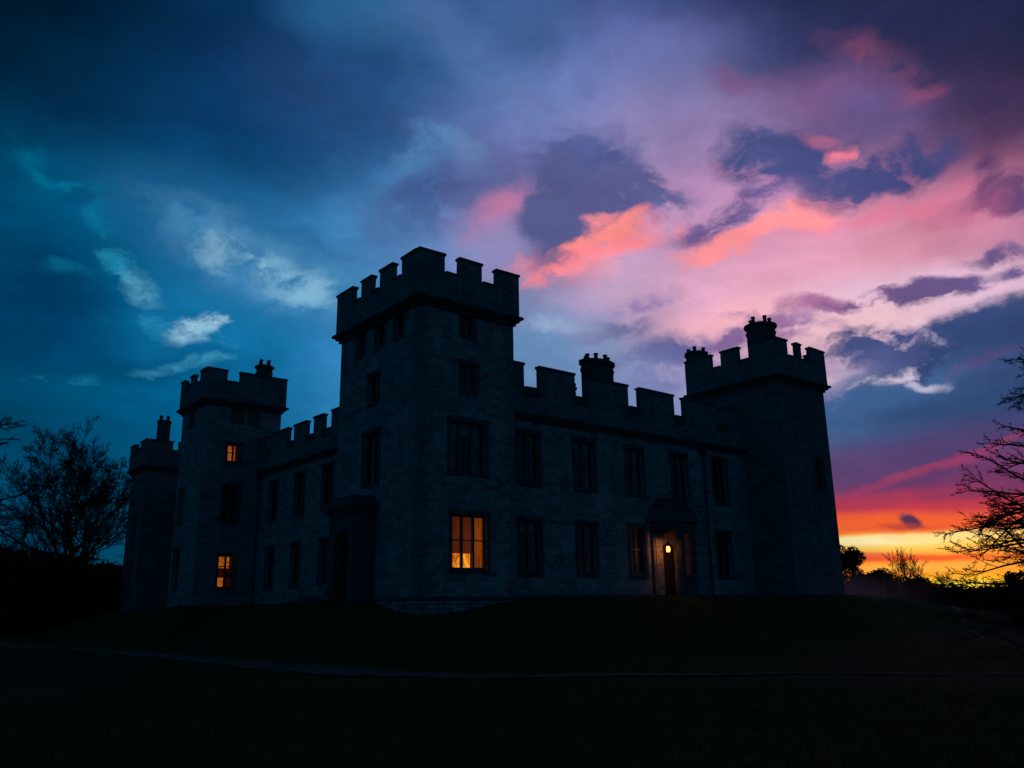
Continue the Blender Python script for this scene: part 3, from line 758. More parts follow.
def stone(name, c1, c2, mortar, bw=.55, rh=.24, patch=(.30, .31, .30), seed=0.0):
    mt, h, b = material(name)
    uv = h.n('ShaderNodeUVMap').outputs[0]
    wv = h.vmath('SCALE', h.vmath('SUBTRACT', h.noise(uv, 1.3, 3, color=True), (.5,.5,.5)), scale=.07)
    wv2 = h.vmath('SCALE', h.vmath('SUBTRACT', h.noise(uv, 9, 3, color=True), (.5,.5,.5)), scale=.035)
    p = h.vmath('ADD', h.vmath('ADD', uv, wv), wv2)
    br = h.n('ShaderNodeTexBrick', offset=.5, squash=.7, squash_frequency=3, offset_frequency=2)
    h.put(br.inputs['Vector'], p)
    br.inputs['Color1'].default_value = (*c1, 1); br.inputs['Color2'].default_value = (*c2, 1); br.inputs['Mortar'].default_value = (*mortar, 1)
    br.inputs['Scale'].default_value = 1.0; br.inputs['Mortar Size'].default_value = .017; br.inputs['Mortar Smooth'].default_value = .4
    br.inputs['Bias'].default_value = -.1; br.inputs['Brick Width'].default_value = bw; br.inputs['Row Height'].default_value = rh
    tone = h.rng(h.noise(uv, 5.0, 5, .65), .3, .7, .72, 1.26)
    c = h.mix(1.0, br.outputs['Color'], h.xyz(tone, tone, tone), 'MULTIPLY')
    # big blocks of renewed, paler masonry
    bl = h.n('ShaderNodeTexBrick', offset=.37); h.put(bl.inputs['Vector'], h.vmath('ADD', p, (3.3+seed, 1.7, 0)))
    bl.inputs['Color1'].default_value = (0,0,0,1); bl.inputs['Color2'].default_value = (1,1,1,1); bl.inputs['Mortar'].default_value = (.3,.3,.3,1)
    bl.inputs['Scale'].default_value = 1; bl.inputs['Brick Width'].default_value = 1.1; bl.inputs['Row Height'].default_value = .48; bl.inputs['Mortar Size'].default_value = .0
    area = h.rng(h.noise(uv, .35, 2, .5), .46, .60)
    pf = h.math('MULTIPLY', h.rng(bl.outputs['Color'], .55, .8), area)
    c = h.mix(h.math('MULTIPLY', pf, .55), c, patch)
    # rain streaks run down the wall, damp at the foot
    mp = h.n('ShaderNodeMapping'); h.put(mp.inputs[0], uv); mp.inputs['Scale'].default_value = (2.2, .16, 1)
    st = h.rng(h.noise(mp.outputs[0], 1.0, 5, .6), .45, .72)
    c = h.mix(h.math('MULTIPLY', st, .35), c, (.045, .05, .05))
    bt = h.rng(h.noise(uv, .6, 4, .6), .50, .66)
    c = h.mix(h.math('MULTIPLY', bt, .22), c, (.07, .075, .07))
    h.put(b.inputs['Base Color'], c); b.inputs['Roughness'].default_value = .92; b.inputs['Specular IOR Level'].default_value = .25
    hh = h.math('ADD', h.math('MULTIPLY', br.outputs['Fac'], -1.0), h.math('MULTIPLY', h.noise(uv, 14, 5, .6), .9))
    bump(h, b, hh, .8, .035)
    return mt
def plain(name, c, rough=.8, scale=6, var=.35, metal=0.0, bmp=.3):
    mt, h, b = material(name)
    co = h.n('ShaderNodeTexCoord').outputs['Object']
    n_ = h.noise(co, scale, 5, .6)
    k_ = h.rng(n_, .3, .7, 1-var, 1+var)
    h.put(b.inputs['Base Color'], h.mix(1.0, c, h.xyz(k_, k_, k_), 'MULTIPLY'))
    b.inputs['Roughness'].default_value = rough; b.inputs['Metallic'].default_value = metal
    bump(h, b, n_, bmp, .02)
    return mt
WALLTINT = (.19, .24, .28)
M_stone = stone('coursed_rubble', (.235,.27,.285), (.085,.11,.125), (.36,.40,.42), bw=.62, rh=.26, patch=(.32,.37,.39))
M_stone2 = stone('darker_coursed_rubble', (.15,.17,.18), (.06,.075,.085), (.22,.25,.26), bw=.62, rh=.26, patch=(.19,.22,.23), seed=4)  # the coursed rubble in darker colours, for the end and farthest towers
M_ashlar = stone('dressed_stone', (.085,.095,.10), (.065,.072,.078), (.05,.055,.06), bw=.9, rh=.34, patch=(.10,.11,.11), seed=5)
M_par = stone('parapet_stone', (.17,.20,.21), (.08,.10,.11), (.24,.27,.28), patch=(.20,.23,.24), seed=9)
M_rubble = stone('rubble_plinth', (.30,.33,.34), (.12,.14,.15), (.04,.045,.05), bw=.33, rh=.17, patch=(.34,.37,.38), seed=2)
M_frame = plain('painted_timber', (.06,.06,.065), .55, 12, .3)
M_lead = plain('lead_sheet', (.045,.05,.06), .5, 3, .4, .3)
M_iron = plain('cast_iron', (.012,.013,.015), .5, 20, .3, .5)
M_pot = plain('clay_pot', (.035,.03,.03), .85, 8, .4)
M_door = plain('oak_door', (.03,.02,.015), .6, 5, .4)
M_roof = plain('roof_lead', (.04,.045,.05), .7, 1, .4)
M_bark = plain('bark', (.028,.025,.022), .95, 8, .4)
M_twig = plain('twig_bark', (.022,.019,.018), .95, 8, .3)
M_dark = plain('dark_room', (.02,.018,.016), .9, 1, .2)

def glass():
    mt = bpy.data.materials.new('old_window_glass'); mt.use_nodes = True; nt = mt.node_tree; nt.nodes.clear(); h = G(nt)
    co = h.n('ShaderNodeTexCoord').outputs['Object']
    bp = h.n('ShaderNodeBump'); bp.inputs['Strength'].default_value = .25; bp.inputs['Distance'].default_value = .02
    h.put(bp.inputs['Height'], h.noise(co, 3.0, 2, .5))
    gl = h.n('ShaderNodeBsdfGlossy'); gl.inputs['Roughness'].default_value = .04; gl.inputs['Color'].default_value = (.8,.85,.9,1); nt.links.new(bp.outputs[0], gl.inputs['Normal'])
    tr = h.n('ShaderNodeBsdfTransparent'); tr.inputs[0].default_value = (.72,.76,.76,1)
    fr = h.n('ShaderNodeFresnel'); fr.inputs[0].default_value = 1.5; nt.links.new(bp.outputs[0], fr.inputs['Normal'])
    mx = h.n('ShaderNodeMixShader'); nt.links.new(fr.outputs[0], mx.inputs[0]); nt.links.new(tr.outputs[0], mx.inputs[1]); nt.links.new(gl.outputs[0], mx.inputs[2])
    o = h.n('ShaderNodeOutputMaterial'); nt.links.new(mx.outputs[0], o.inputs[0]); return mt
M_glass = glass()
def cloth(name, c, trans=.5):
    mt = bpy.data.materials.new(name); mt.use_nodes = True; nt = mt.node_tree; nt.nodes.clear(); h = G(nt)
    uv = h.n('ShaderNodeUVMap').outputs[0]
    mp = h.n('ShaderNodeMapping'); h.put(mp.inputs[0], uv); mp.inputs['Scale'].default_value = (14, 1.2, 1)
    k_ = h.rng(h.noise(mp.outputs[0], 1.0, 4, .6), .3, .7, .55, 1.35)
    cc = h.mix(1.0, c, h.xyz(k_, k_, k_), 'MULTIPLY')
    df = h.n('ShaderNodeBsdfDiffuse'); tl = h.n('ShaderNodeBsdfTranslucent'); nt.links.new(cc, df.inputs[0]); nt.links.new(cc, tl.inputs[0])
    mx = h.n('ShaderNodeMixShader'); mx.inputs[0].default_value = trans; nt.links.new(df.outputs[0], mx.inputs[1]); nt.links.new(tl.outputs[0], mx.inputs[2])
    o = h.n('ShaderNodeOutputMaterial'); nt.links.new(mx.outputs[0], o.inputs[0]); return mt
M_curtain = cloth('pale_curtain', (.45,.44,.42), .25)
M_red = cloth('amber_curtain', (.85,.5,.2), .85)
M_blind = cloth('holland_blind', (.22,.10,.05), .75)
def lit(name, c0, c1, st, sc=(2.2, 1.1, 1)):
    mt = bpy.data.materials.new(name); mt.use_nodes = True; nt = mt.node_tree; nt.nodes.clear(); h = G(nt)
    uv = h.n('ShaderNodeUVMap').outputs[0]
    mp = h.n('ShaderNodeMapping'); h.put(mp.inputs[0], uv); mp.inputs['Scale'].default_value = sc
    f_ = h.rng(h.noise(mp.outputs[0], 1.6, 5, .65, .6), .34, .60)
    e = h.n('ShaderNodeEmission'); nt.links.new(h.mix(f_, c0, c1), e.inputs[0]); e.inputs[1].default_value = st
    o = h.n('ShaderNodeOutputMaterial'); nt.links.new(e.outputs[0], o.inputs[0]); return mt
M_lit = lit('lamplit_room', (.30,.035,.001), (1.0,.36,.016), 1.7, (1.6,1.0,1))
M_lit2 = lit('lamplit_room_deep', (.20,.03,.002), (.85,.20,.015), .7, (3.5, 3.5, 1))
M_flame = lit('lamp_flame', (1.0,.20,.015), (1.0,.42,.07), 9.0)
M_lampglass = M_glass

# ---------------------------------------------------------------- terrain
BASE = 2.2
RECTS = [(21.5,27.3,33.5,44.0), (25.5,48.5,34.7,61.0), (48.3,53.85,31.65,41.0), (21.15,27.0,61.7,67.0), (21.9,27.5,67.0,84.0)]
def sstep(a, b, x):
    t_ = max(0.0, min(1.0, (x-a)/(b-a))); return t_*t_*(3-2*t_)
def hills(x, y):
    a = math.hypot(x, y)
    return (.05*math.sin(x*.13+1)+.05*math.sin(y*.17+x*.05)) + .02*math.sin(x*.9+y*.3)+.015*math.sin(y*1.3-x*.4)
def ground(x, y):
    dmin = 1e9
    for (a, b, c, d_) in RECTS:
        dx = max(a-x, 0, x-b); dy = max(c-y, 0, y-d_); dmin = min(dmin, math.hypot(dx, dy))
    top = BASE
    top -= .30*sstep(45, 50, x)*0 + .35*sstep(60, 72, y)
    w = 8.5 + 9.0*sstep(52, 62, x)
    k_ = 1 - sstep(.6, w, dmin)
    z = top*k_
    z -= 0.80*math.exp(-(((x-21.8)/4.2)**2+((y-33.2)/3.2)**2))*k_
    z += hills(x, y)*(.35+.65*sstep(4, 14, dmin)) if dmin > 1.0 else 0
    far = math.hypot(x-30, y-35)
    z += .0*far
    return z
def build_ground():
    N = 260; vs_ = []; fs = []
    def cc(s_, c): return c + 62*s_ + 2400*s_**7
    for j in range(N+1):
        for i in range(N+1):
            x = cc(-1+2*i/N, 28); y = cc(-1+2*j/N, 32)
            vs_.append((x, y, ground(x, y)))
    for j in range(N):
        for i in range(N):
            a = j*(N+1)+i; fs.append((a, a+1, a+N+2, a+N+1))
    me = bpy.data.meshes.new('ground'); me.from_pydata(vs_, [], fs)
    for p in me.polygons: p.use_smooth = True
    mt, h, b = material('mown_grass')
    co = h.n('ShaderNodeTexCoord').outputs['Object']
    c = h.mix(h.rng(h.noise(co, .25, 5, .6), .35, .65), (.032,.060,.020), (.050,.094,.030))
    c = h.mix(h.rng(h.noise(co, 3.0, 5, .7), .4, .7), c, (.030,.034,.016))
    h.put(b.inputs['Base Color'], c); b.inputs['Roughness'].default_value = 1.0; b.inputs['Specular IOR Level'].default_value = .05
    bump(h, b, h.noise(co, 9, 6, .7), 1.0, .08)
    me.materials.append(mt)
    o = bpy.data.objects.new('ground', me); COL.objects.link(o); o['kind'] = 'structure'
build_ground()

def gravel_mat(name, c1, c2):
    mt, h, b = material(name)
    co = h.n('ShaderNodeTexCoord').outputs['Object']
    vo = h.n('ShaderNodeTexVoronoi'); h.put(vo.inputs['Vector'], co); vo.inputs['Scale'].default_value = 9
    c = h.mix(vo.outputs['Color'], c1, c2)
    c = h.mix(h.rng(h.noise(co, .8, 6, .75), .36, .54), c, (.026,.044,.016))
    h.put(b.inputs['Base Color'], c); b.inputs['Roughness'].default_value = .95
    bump(h, b, vo.outputs['Distance'], 1.0, .05)
    return mt
M_gravel = gravel_mat('gravel', (.045,.05,.052), (.12,.13,.135))
def catmull(pts, n=10):
    out = []
    P_ = [pts[0]]+list(pts)+[pts[-1]]
    for i in range(1, len(P_)-2):
        for k_ in range(n):
            t_ = k_/n; r = []
            for a in range(len(pts[0])):
                p0, p1, p2, p3 = P_[i-1][a], P_[i][a], P_[i+1][a], P_[i+2][a]
                r.append(.5*((2*p1)+(-p0+p2)*t_+(2*p0-5*p1+4*p2-p3)*t_**2+(-p0+3*p1-3*p2+p3)*t_**3))
            out.append(tuple(r))
    out.append(tuple(pts[-1])); return out
def strip(name, pts, mat, lift=.03):
    """a path laid on the terrain: pts = (x, y, half width)"""
    rnd = random.Random(4); P_ = catmull(pts, 24); mb = MB(); rows_ = []
    for i, (x, y, w) in enumerate(P_):
        a = P_[max(i-1, 0)]; b = P_[min(i+1, len(P_)-1)]
        t_ = Vector((b[0]-a[0], b[1]-a[1])).normalized(); n_ = Vector((-t_.y, t_.x)); row = []
        for k_ in range(7):
            s_ = (k_/3-1)*w*(1+rnd.uniform(-.12, .12)*(k_ in (0, 6)))
            px, py = x+n_.x*s_, y+n_.y*s_
            row.append((px, py, ground(px, py)+lift+.02*(1-abs(k_/3-1))))
        rows_.append(row)
    for r0, r1 in zip(rows_, rows_[1:]):
        for k_ in range(6): mb.quad([r0[k_], r0[k_+1], r1[k_+1], r1[k_]])
    o = mb.build(name, mat, smooth=True); o['kind'] = 'structure'; return o
strip('gravel_drive', [(8.0,90,1.2), (9.4,60,1.0), (10.7,41,.85), (11.5,30.5,.85), (12.0,24,1.1), (12.6,20,.95), (14.1,17.5,.6), (17.1,14.2,.30), (20.2,11.0,.16), (24.5,6.4,.14)], M_gravel)
strip('gravel_path', [(90,40,.6), (72,33.5,.4), (61,28.2,.22), (50,22.0,.16), (42,18.2,.10)], M_gravel)

# ---------------------------------------------------------------- castle
castle = empty('castle', (0, 0, 0))
tag(castle, 'dark stone castle with battlemented towers and orange lit windows on a grassy rise', 'castle')

def side(P0, P1):
    """frame of a wall: origin P0, u along, w outward"""
    a = Vector((P0[0], P0[1], 0)); b = Vector((P1[0], P1[1], 0)); u = (b-a).normalized(); w = Vector((u.y, -u.x, 0))
    M = Matrix(((u.x, w.x, 0, a.x), (u.y, w.y, 0, a.y), (0, 0, 1, 0), (0, 0, 0, 1)))
    return M, (b-a).length
def wall(mb, P0, P1, z0, z1, holes=(), depth=.34):
    M, L = side(P0, P1); off = P0[0]*.7+P0[1]*1.3
    us = sorted({0, L} | {h_[0] for h_ in holes} | {h_[1] for h_ in holes}); zs_ = sorted({z0, z1} | {h_[2] for h_ in holes} | {h_[3] for h_ in holes})
    T = lambda u, w, z: tuple(M @ Vector((u, w, z)))
    for ua, ub in zip(us, us[1:]):
        for za, zb in zip(zs_, zs_[1:]):
            cu, cz = (ua+ub)/2, (za+zb)/2
            if any(h_[0] < cu < h_[1] and h_[2] < cz < h_[3] for h_ in holes): continue
            mb.quad([T(ua,0,za), T(ub,0,za), T(ub,0,zb), T(ua,0,zb)], [(ua+off,za),(ub+off,za),(ub+off,zb),(ua+off,zb)])
    for (a, b, c, d_) in holes:
        for q in ([(a,0,c),(a,-depth,c),(a,-depth,d_),(a,0,d_)], [(b,0,c),(b,0,d_),(b,-depth,d_),(b,-depth,c)],
                  [(a,0,d_),(a,-depth,d_),(b,-depth,d_),(b,0,d_)], [(a,0,c),(b,0,c),(b,-depth,c),(a,-depth,c)]):
            mb.quad([T(*p) for p in q])
    return M

WIN = []
def window(P0, P1, a, b, c, d_, mull=1, trans=1, mode='dark', seed=0, label=None, surround=True):
    """frame, glazing bars, panes, sill, stone surround, curtains of one opening"""
    M, L = side(P0, P1); rnd = random.Random(seed*7+3)
    fr = MB(); e = .001
    fw_ = min(.07, (b-a)*.09)
    y0, y1 = -.27, -.19
    fr.box(a+e, a+fw_, y0, y1, c+e, d_-e, M); fr.box(b-fw_, b-e, y0, y1, c+e, d_-e, M)
    fr.box(a+fw_, b-fw_, y0, y1, c+e, c+fw_*1.4, M); fr.box(a+fw_, b-fw_, y0, y1, d_-fw_, d_-e, M)
    mt_ = .065 if mode != 'stone' else .11
    for i in range(mull):
        u = a+(b-a)*(i+1)/(mull+1); fr.box(u-mt_, u+mt_, y0+.004, y1+.014, c+fw_*1.4, d_-fw_, M)
    for i in range(trans):
        z = c+(d_-c)*((i+1)/(trans+1)); z += .04*(d_-c) if trans == 1 else 0
        us = [a+fw_]+[a+(b-a)*(k_+1)/(mull+1) for k_ in range(mull)]+[b-fw_]
        for k_ in range(mull+1):
            ua = us[k_]+(mt_ if k_ else 0); ub = us[k_+1]-(mt_ if k_ < mull else 0)
            fr.box(ua, ub, y0+.008, y1+.004, z-.03, z+.03, M)
    w_ = fr.build('window', M_frame, castle)
    if label: w_['label'] = label
    pn = MB(); pn.quad([tuple(M @ Vector(q_)) for q_ in ((a+.02,-.24,c+.02), (b-.02,-.24,c+.02), (b-.02,-.24,d_-.02), (a+.02,-.24,d_-.02))]); pn.build('pane', M_glass, w_)
    sl = MB(); sl.box(a-.12, b+.12, -.18, .11, c-.14, c-.002, M); sl.build('sill', M_ashlar, w_)
    if surround:
        su = MB(); k_ = .17
        su.box(a-k_, a-.003, -.10, .035, c, d_, M); su.box(b+.003, b+k_, -.10, .035, c, d_, M); su.box(a-k_-.05, b+k_+.05, -.10, .06, d_+.003, d_+.24, M)
        su.build('surround', M_ashlar, w_)
    # plaster reveal and dark room box behind
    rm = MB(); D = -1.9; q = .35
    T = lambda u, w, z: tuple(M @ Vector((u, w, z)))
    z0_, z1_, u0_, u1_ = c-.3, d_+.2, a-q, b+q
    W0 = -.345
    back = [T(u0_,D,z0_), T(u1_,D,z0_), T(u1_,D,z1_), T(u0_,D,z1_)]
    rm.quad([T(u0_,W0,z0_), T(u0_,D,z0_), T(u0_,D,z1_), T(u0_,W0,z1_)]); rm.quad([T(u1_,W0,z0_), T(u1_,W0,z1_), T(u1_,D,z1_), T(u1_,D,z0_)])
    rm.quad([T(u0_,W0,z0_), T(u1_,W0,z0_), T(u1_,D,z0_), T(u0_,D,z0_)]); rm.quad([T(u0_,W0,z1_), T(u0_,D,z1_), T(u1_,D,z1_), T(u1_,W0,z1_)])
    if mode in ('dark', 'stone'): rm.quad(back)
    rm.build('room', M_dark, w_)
    def drape(name, ua, ub, za, zb, mat, wv=-.42, folds=1.0):
        cb = MB(); n_ = max(4, int((ub-ua)/.03)); ph = rnd.uniform(0, 6); f_ = rnd.uniform(5, 8)
        for i in range(n_):
            x0, x1 = ua+(ub-ua)*i/n_, ua+(ub-ua)*(i+1)/n_
            o0, o1 = [.035*folds*math.sin(x*f_*6+ph)+.015*folds*math.sin(x*37+ph) for x in (x0, x1)]
            cb.quad([T(x0, wv+o0, za), T(x1, wv+o1, za), T(x1, wv+o1, zb), T(x0, wv+o0, zb)], [(x0,za),(x1,za),(x1,zb),(x0,zb)])
        return cb.build(name, mat, w_, smooth=True)
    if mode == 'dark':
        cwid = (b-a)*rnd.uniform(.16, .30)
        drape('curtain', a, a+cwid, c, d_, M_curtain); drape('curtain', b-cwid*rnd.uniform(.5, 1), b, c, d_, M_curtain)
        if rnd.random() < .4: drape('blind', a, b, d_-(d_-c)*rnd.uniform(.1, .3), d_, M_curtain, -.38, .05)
    elif mode == 'lit':
        bq = MB(); bq.quad(back, [(u0_,z0_),(u1_,z0_),(u1_,z1_),(u0_,z1_)]); bq.build('lit_room', M_lit, w_)
        drape('blind', a, a+(b-a)*.66, c+(d_-c)*.30, d_, M_blind, -.38, .1)
        drape('curtain', b-(b-a)*.30, b, c+(d_-c)*.05, d_, M_red, -.44)
        drape('curtain', a, a+(b-a)*.07, c, d_, M_red, -.46)
    elif mode == 'lit_small':
        bq = MB(); bq.quad(back, [(u0_,z0_),(u1_,z0_),(u1_,z1_),(u0_,z1_)]); bq.build('lit_room', M_lit2, w_)
    elif mode == 'lit_half':
        bq = MB(); bq.quad(back, [(u0_,z0_),(u1_,z0_),(u1_,z1_),(u0_,z1_)]); bq.build('lit_room', M_lit2, w_)
        drape('blind', a+(b-a)*.5, b, c, c+(d_-c)*.5, M_blind, -.40, .3)
        drape('blind', a, b, c+(d_-c)*.34, c+(d_-c)*.62, M_blind, -.38, .1)
    elif mode == 'lit_edge':
        bq = MB(); bq.quad(back, [(u0_,z0_),(u1_,z0_),(u1_,z1_),(u0_,z1_)]); bq.build('lit_room', M_lit2, w_)
        drape('curtain', a+(b-a)*.48, b, c, d_, M_door, -.42); drape('curtain', a, a+(b-a)*.10, c, d_, M_red, -.42)
    return w_

def tower(x0, x1, y0, y1, z0, zt, holesR, holesL, name='tower', label=None, mat=None):
    """body: right face looks to -Y, left face to -X; holes as (u0,u1,z0,z1) in world X or Y"""
    mb = MB()
    hR = [(a-x0, b-x0, c, d_) for a, b, c, d_ in holesR]; hL = [(y1-b, y1-a, c, d_) for a, b, c, d_ in holesL]
    wall(mb, (x0,y0), (x1,y0), z0, zt, hR); wall(mb, (x1,y0), (x1,y1), z0, zt); wall(mb, (x1,y1), (x0,y1), z0, zt); wall(mb, (x0,y1), (x0,y0), z0, zt, hL)
    mb.quad([(x0,y0,zt),(x1,y0,zt),(x1,y1,zt),(x0,y1,zt)])
    o = mb.build(name, mat or M_stone, castle)
    if label: o['label'] = label
    return o
def worn(mb, seed, amp=.022):
    """settled, weathered masonry: every corner point is nudged a little, shared corners alike"""
    for i, p in enumerate(mb.v):
        q = random.Random(hash((round(p[0], 3), round(p[1], 3), round(p[2], 3), seed)))
        mb.v[i] = (p[0]+q.uniform(-.3, .3)*amp, p[1]+q.uniform(-.3, .3)*amp, p[2]+q.uniform(-1, 1)*amp)
def even(a, b, n, gap):
    w = ((b-a)-gap*(n-1))/n; return [(a+i*(w+gap), a+i*(w+gap)+w) for i in range(n)]
def battlement(par, x0, x1, y0, y1, zc, zm, zt, S, E=None, N=None, W=None, o=.25, th=.28):
    """cornice band + parapet + merlons; S,E,N,W = merlon intervals in world coordinates"""
    X0, X1, Y0, Y1 = x0-o, x1+o, y0-o, y1+o
    if 'cornice':
        cb = MB()
        for k_, (pr, za, zb) in enumerate(((.12, zc-.42, zc-.24), (.27, zc-.24, zc-.10), (.42, zc-.10, zc+.04))):
            cb.box(x0-pr, x1+pr, y0-pr, y0+.02, za, zb); cb.box(x0-pr, x1+pr, y1-.02, y1+pr, za, zb)
            cb.box(x0-pr, x0+.02, y0+.02, y1-.02, za, zb); cb.box(x1-.02, x1+pr, y0+.02, y1-.02, za, zb)
        cb.build('cornice', M_ashlar, par)
    pb = MB(); ct = .13; pr = .055
    zb = zc+.04
    pb.box(X0, X1, Y0, Y0+th, zb, zm); pb.box(X0, X1, Y1-th, Y1, zb, zm); pb.box(X0, X0+th, Y0+th, Y1-th, zb, zm); pb.box(X1-th, X1, Y0+th, Y1-th, zb, zm)
    def widen(iv, kx):
        iv = sorted(iv); return [iv[0]] + [(a+(th+.1)*kx, b) for a, b in iv[1:]]
    if S: S = widen(S, ((x0+x1)/2)/y0)
    if W: W = widen(W, ((y0+y1)/2)/x0)
    S = S or even(X0, X1, 3, .7); N = N or even(X0, X1, 3, .7); W = W or even(Y0, Y1, 4, .6); E = E or even(Y0, Y1, 4, .6)
    rnd = random.Random(int(x0*10))
    def gaps(iv, lo, hi):
        iv = sorted(iv); return [(a[1], b[0]) for a, b in zip(iv, iv[1:])]
    for (iv, ya, yb) in ((S, Y0, Y0+th), (N, Y1-th, Y1)):
        for a, b in iv:
            j = rnd.uniform(-.03, .03)
            pb.box(a, b, ya, yb, zm, zt-ct+j); pb.cap(a-pr, b+pr, ya-pr, yb+pr, zt-ct+j, zt+j)
        for a, b in gaps(iv, X0, X1): pb.cap(a+pr+.002, b-pr-.002, ya-pr, yb+pr, zm, zm+.09)
    for (iv, xa, xb) in ((W, X0, X0+th), (E, X1-th, X1)):
        for a, b in iv:
            a2, b2 = max(a, Y0+th), min(b, Y1-th)
            if b2-a2 < .05: continue
            j = rnd.uniform(-.03, .03)
            pb.box(xa, xb, a2, b2, zm, zt-ct+j-.004)
            pb.cap(xa-pr, xb+pr, a2-pr if a2 > Y0+th else Y0+th+pr+.001, b2+pr if b2 < Y1-th else Y1-th-pr-.001, zt-ct+j-.004, zt+j)
        for a, b in gaps(iv, Y0, Y1): pb.cap(xa-pr, xb+pr, a+pr+.002, b-pr-.002, zm, zm+.09)
    worn(pb, int(x0*7)); pb.build('parapet', [M_par, M_ashlar], par)
def straight_parapet(par, P0, P1, zc, zm, zt, iv, o=.25, th=.28, kx=0.0):
    """battlement along one wall; iv measured along the wall from P0"""
    M, L = side(P0, P1); cb = MB(); pb = MB(); ct = .13; pr = .055
    for (p_, za, zb) in ((.10, zc-.36, zc-.22), (.24, zc-.22, zc-.09), (.36, zc-.09, zc+.04)): cb.box(.002, L-.002, -.02, p_, za, zb, M)
    pb.box(.002, L-.002, o-th, o, zc+.04, zm, M)
    rnd = random.Random(int(L*10)); iv = sorted(iv); sh = (th+.1)*abs(kx)
    iv = [iv[0]]+[(a+sh, b) for a, b in iv[1:]] if kx > 0 else [(a, b-sh) for a, b in iv[:-1]]+[iv[-1]] if kx < 0 else iv
    for a, b in iv:
        a, b = max(a, .003), min(b, L-.003); j = rnd.uniform(-.03, .03)
        pb.box(a, b, o-th, o, zm, zt-ct+j, M); pb.cap(max(a-pr, .003), min(b+pr, L-.003), o-th-pr, o+pr, zt-ct+j, zt+j, M)
    for p, q in zip(iv, iv[1:]):
        pb.cap(p[1]+pr+.002, q[0]-pr-.002, o-th-pr, o+pr, zm, zm+.09, M)
        pb.cap(p[1]-.02, q[0]+.02, o+.002, o+.07, zm-.42, zm-.02, M)
    cb.build('cornice', M_ashlar, par); worn(pb, int(L*9)); pb.build('parapet', [M_par, M_ashlar], par)

# --- front corner tower
FR = [(23.98,24.72,15.05,16.2), (23.99,24.86,12.12,13.5), (23.28,25.42,8.08,10.55), (23.42,25.50,3.45,6.0)]
FL = [(38.95,39.70,14.98,16.22), (36.96,37.75,14.98,16.22), (35.11,35.86,14.98,16.22), (37.42,38.38,11.98,13.45), (37.17,38.70,7.82,10.42)]
t1 = tower(21.5, 27.3, 33.5, 41.6, 1.2, 16.7, FR, FL, label='tall square corner tower')
battlement(t1, 21.5, 27.3, 33.5, 41.6, 16.55, 18.0, 19.03, S=[(21.25,22.75), (23.38,25.08), (25.76,27.55)],
           W=[(33.25,34.93), (35.17,37.11), (37.33,39.08), (39.36,41.85)])
R1 = ((21.5,33.5), (27.3,33.5)); L1 = ((21.5,41.6), (21.5,33.5))
def wr(side_, h_, **k): window(side_[0], side_[1], h_[0]-side_[0][0], h_[1]-side_[0][0], h_[2], h_[3], **k)
def wl(side_, h_, **k): window(side_[0], side_[1], side_[0][1]-h_[1], side_[0][1]-h_[0], h_[2], h_[3], **k)
wr(R1, FR[0], mull=0, trans=1, seed=1); wr(R1, FR[1], mull=1, trans=0, seed=2); wr(R1, FR[2], mull=2, trans=1, mode='dark', seed=3)
wr(R1, FR[3], mull=2, trans=1, mode='lit', seed=4, label='three-light window glowing bright orange')
for i, h_ in enumerate(FL): wl(L1, h_, mull=0 if i < 3 else 1, trans=0 if i < 3 else 1, seed=10+i)

# quoins of the corner tower
for (qx, qy, sx, sy) in ((21.5,33.5,1,1), (27.3,33.5,-1,1)):
    qb = MB(); z = 2.25; i = 0
    while z < 16.0:
        a, b = (.62, .34) if i % 2 else (.34, .62); hgt = .36
        x0, x1 = sorted((qx-sx*.012, qx+sx*a)); y0, y1 = sorted((qy-sy*.012, qy+sy*b))
        qb.box(x0, x1, y0, y1, z+.008, z+hgt-.008); z += hgt; i += 1
    qb.build('quoins', stone('quoin_stone%d' % sx, (.17,.20,.21), (.12,.145,.155), (.1,.1,.1), bw=2, rh=.36, patch=(.24,.28,.29)) if sx == 1 else bpy.data.materials['quoin_stone1'], t1)

# rubble footing under the corner tower
pl = MB()
pl.box(21.32, 27.3, 33.3, 33.5, .9, 2.08); pl.box(21.32, 21.5, 33.5, 37.2, .9, 2.08)
p_ = pl.build('plinth', M_rubble, castle)
lg = MB(); lg.box(21.24, 27.3, 33.22, 33.5, 2.08, 2.22); lg.box(21.24, 21.5, 33.5, 37.2, 2.08, 2.22); lg.build('ledge', M_ashlar, p_)

# --- right wing
WU = [(28.5,29.93,8.06,10.76), (32.6,34.08,8.06,10.76), (36.74,38.14,8.06,10.78), (40.78,42.18,8.08,10.80), (44.82,46.14,8.08,10.86)]
WL = [(28.52,29.94,3.40,6.10), (32.62,34.02,3.42,6.10), (36.76,38.05,3.42,6.10), (44.68,46.06,3.40,6.14)]
wb = MB(); W0, W1 = (27.3,34.7), (48.3,34.7)
wall(wb, W0, W1, 1.4, 11.8, [(a-27.3, b-27.3, c, d_) for a, b, c, d_ in WU+WL+[(39.55,40.75,2.2,5.2)]])
wall(wb, (48.3,45.0), (25.5,45.0), 1.4, 11.8); wall(wb, (48.3,38.8), (48.3,45.0), 1.4, 11.8)
wb.quad([(25.5,34.7,11.8),(48.3,34.7,11.8),(48.3,45,11.8),(25.5,45,11.8)])
wing = wb.build('wing', M_stone, castle)
straight_parapet(wing, W0, W1, 11.8, 13.22, 14.6, [(0,1.5), (2.2,5.27), (5.85,9.64), (10.2,13.78), (14.35,17.9), (18.55,21.0)], kx=1.1)
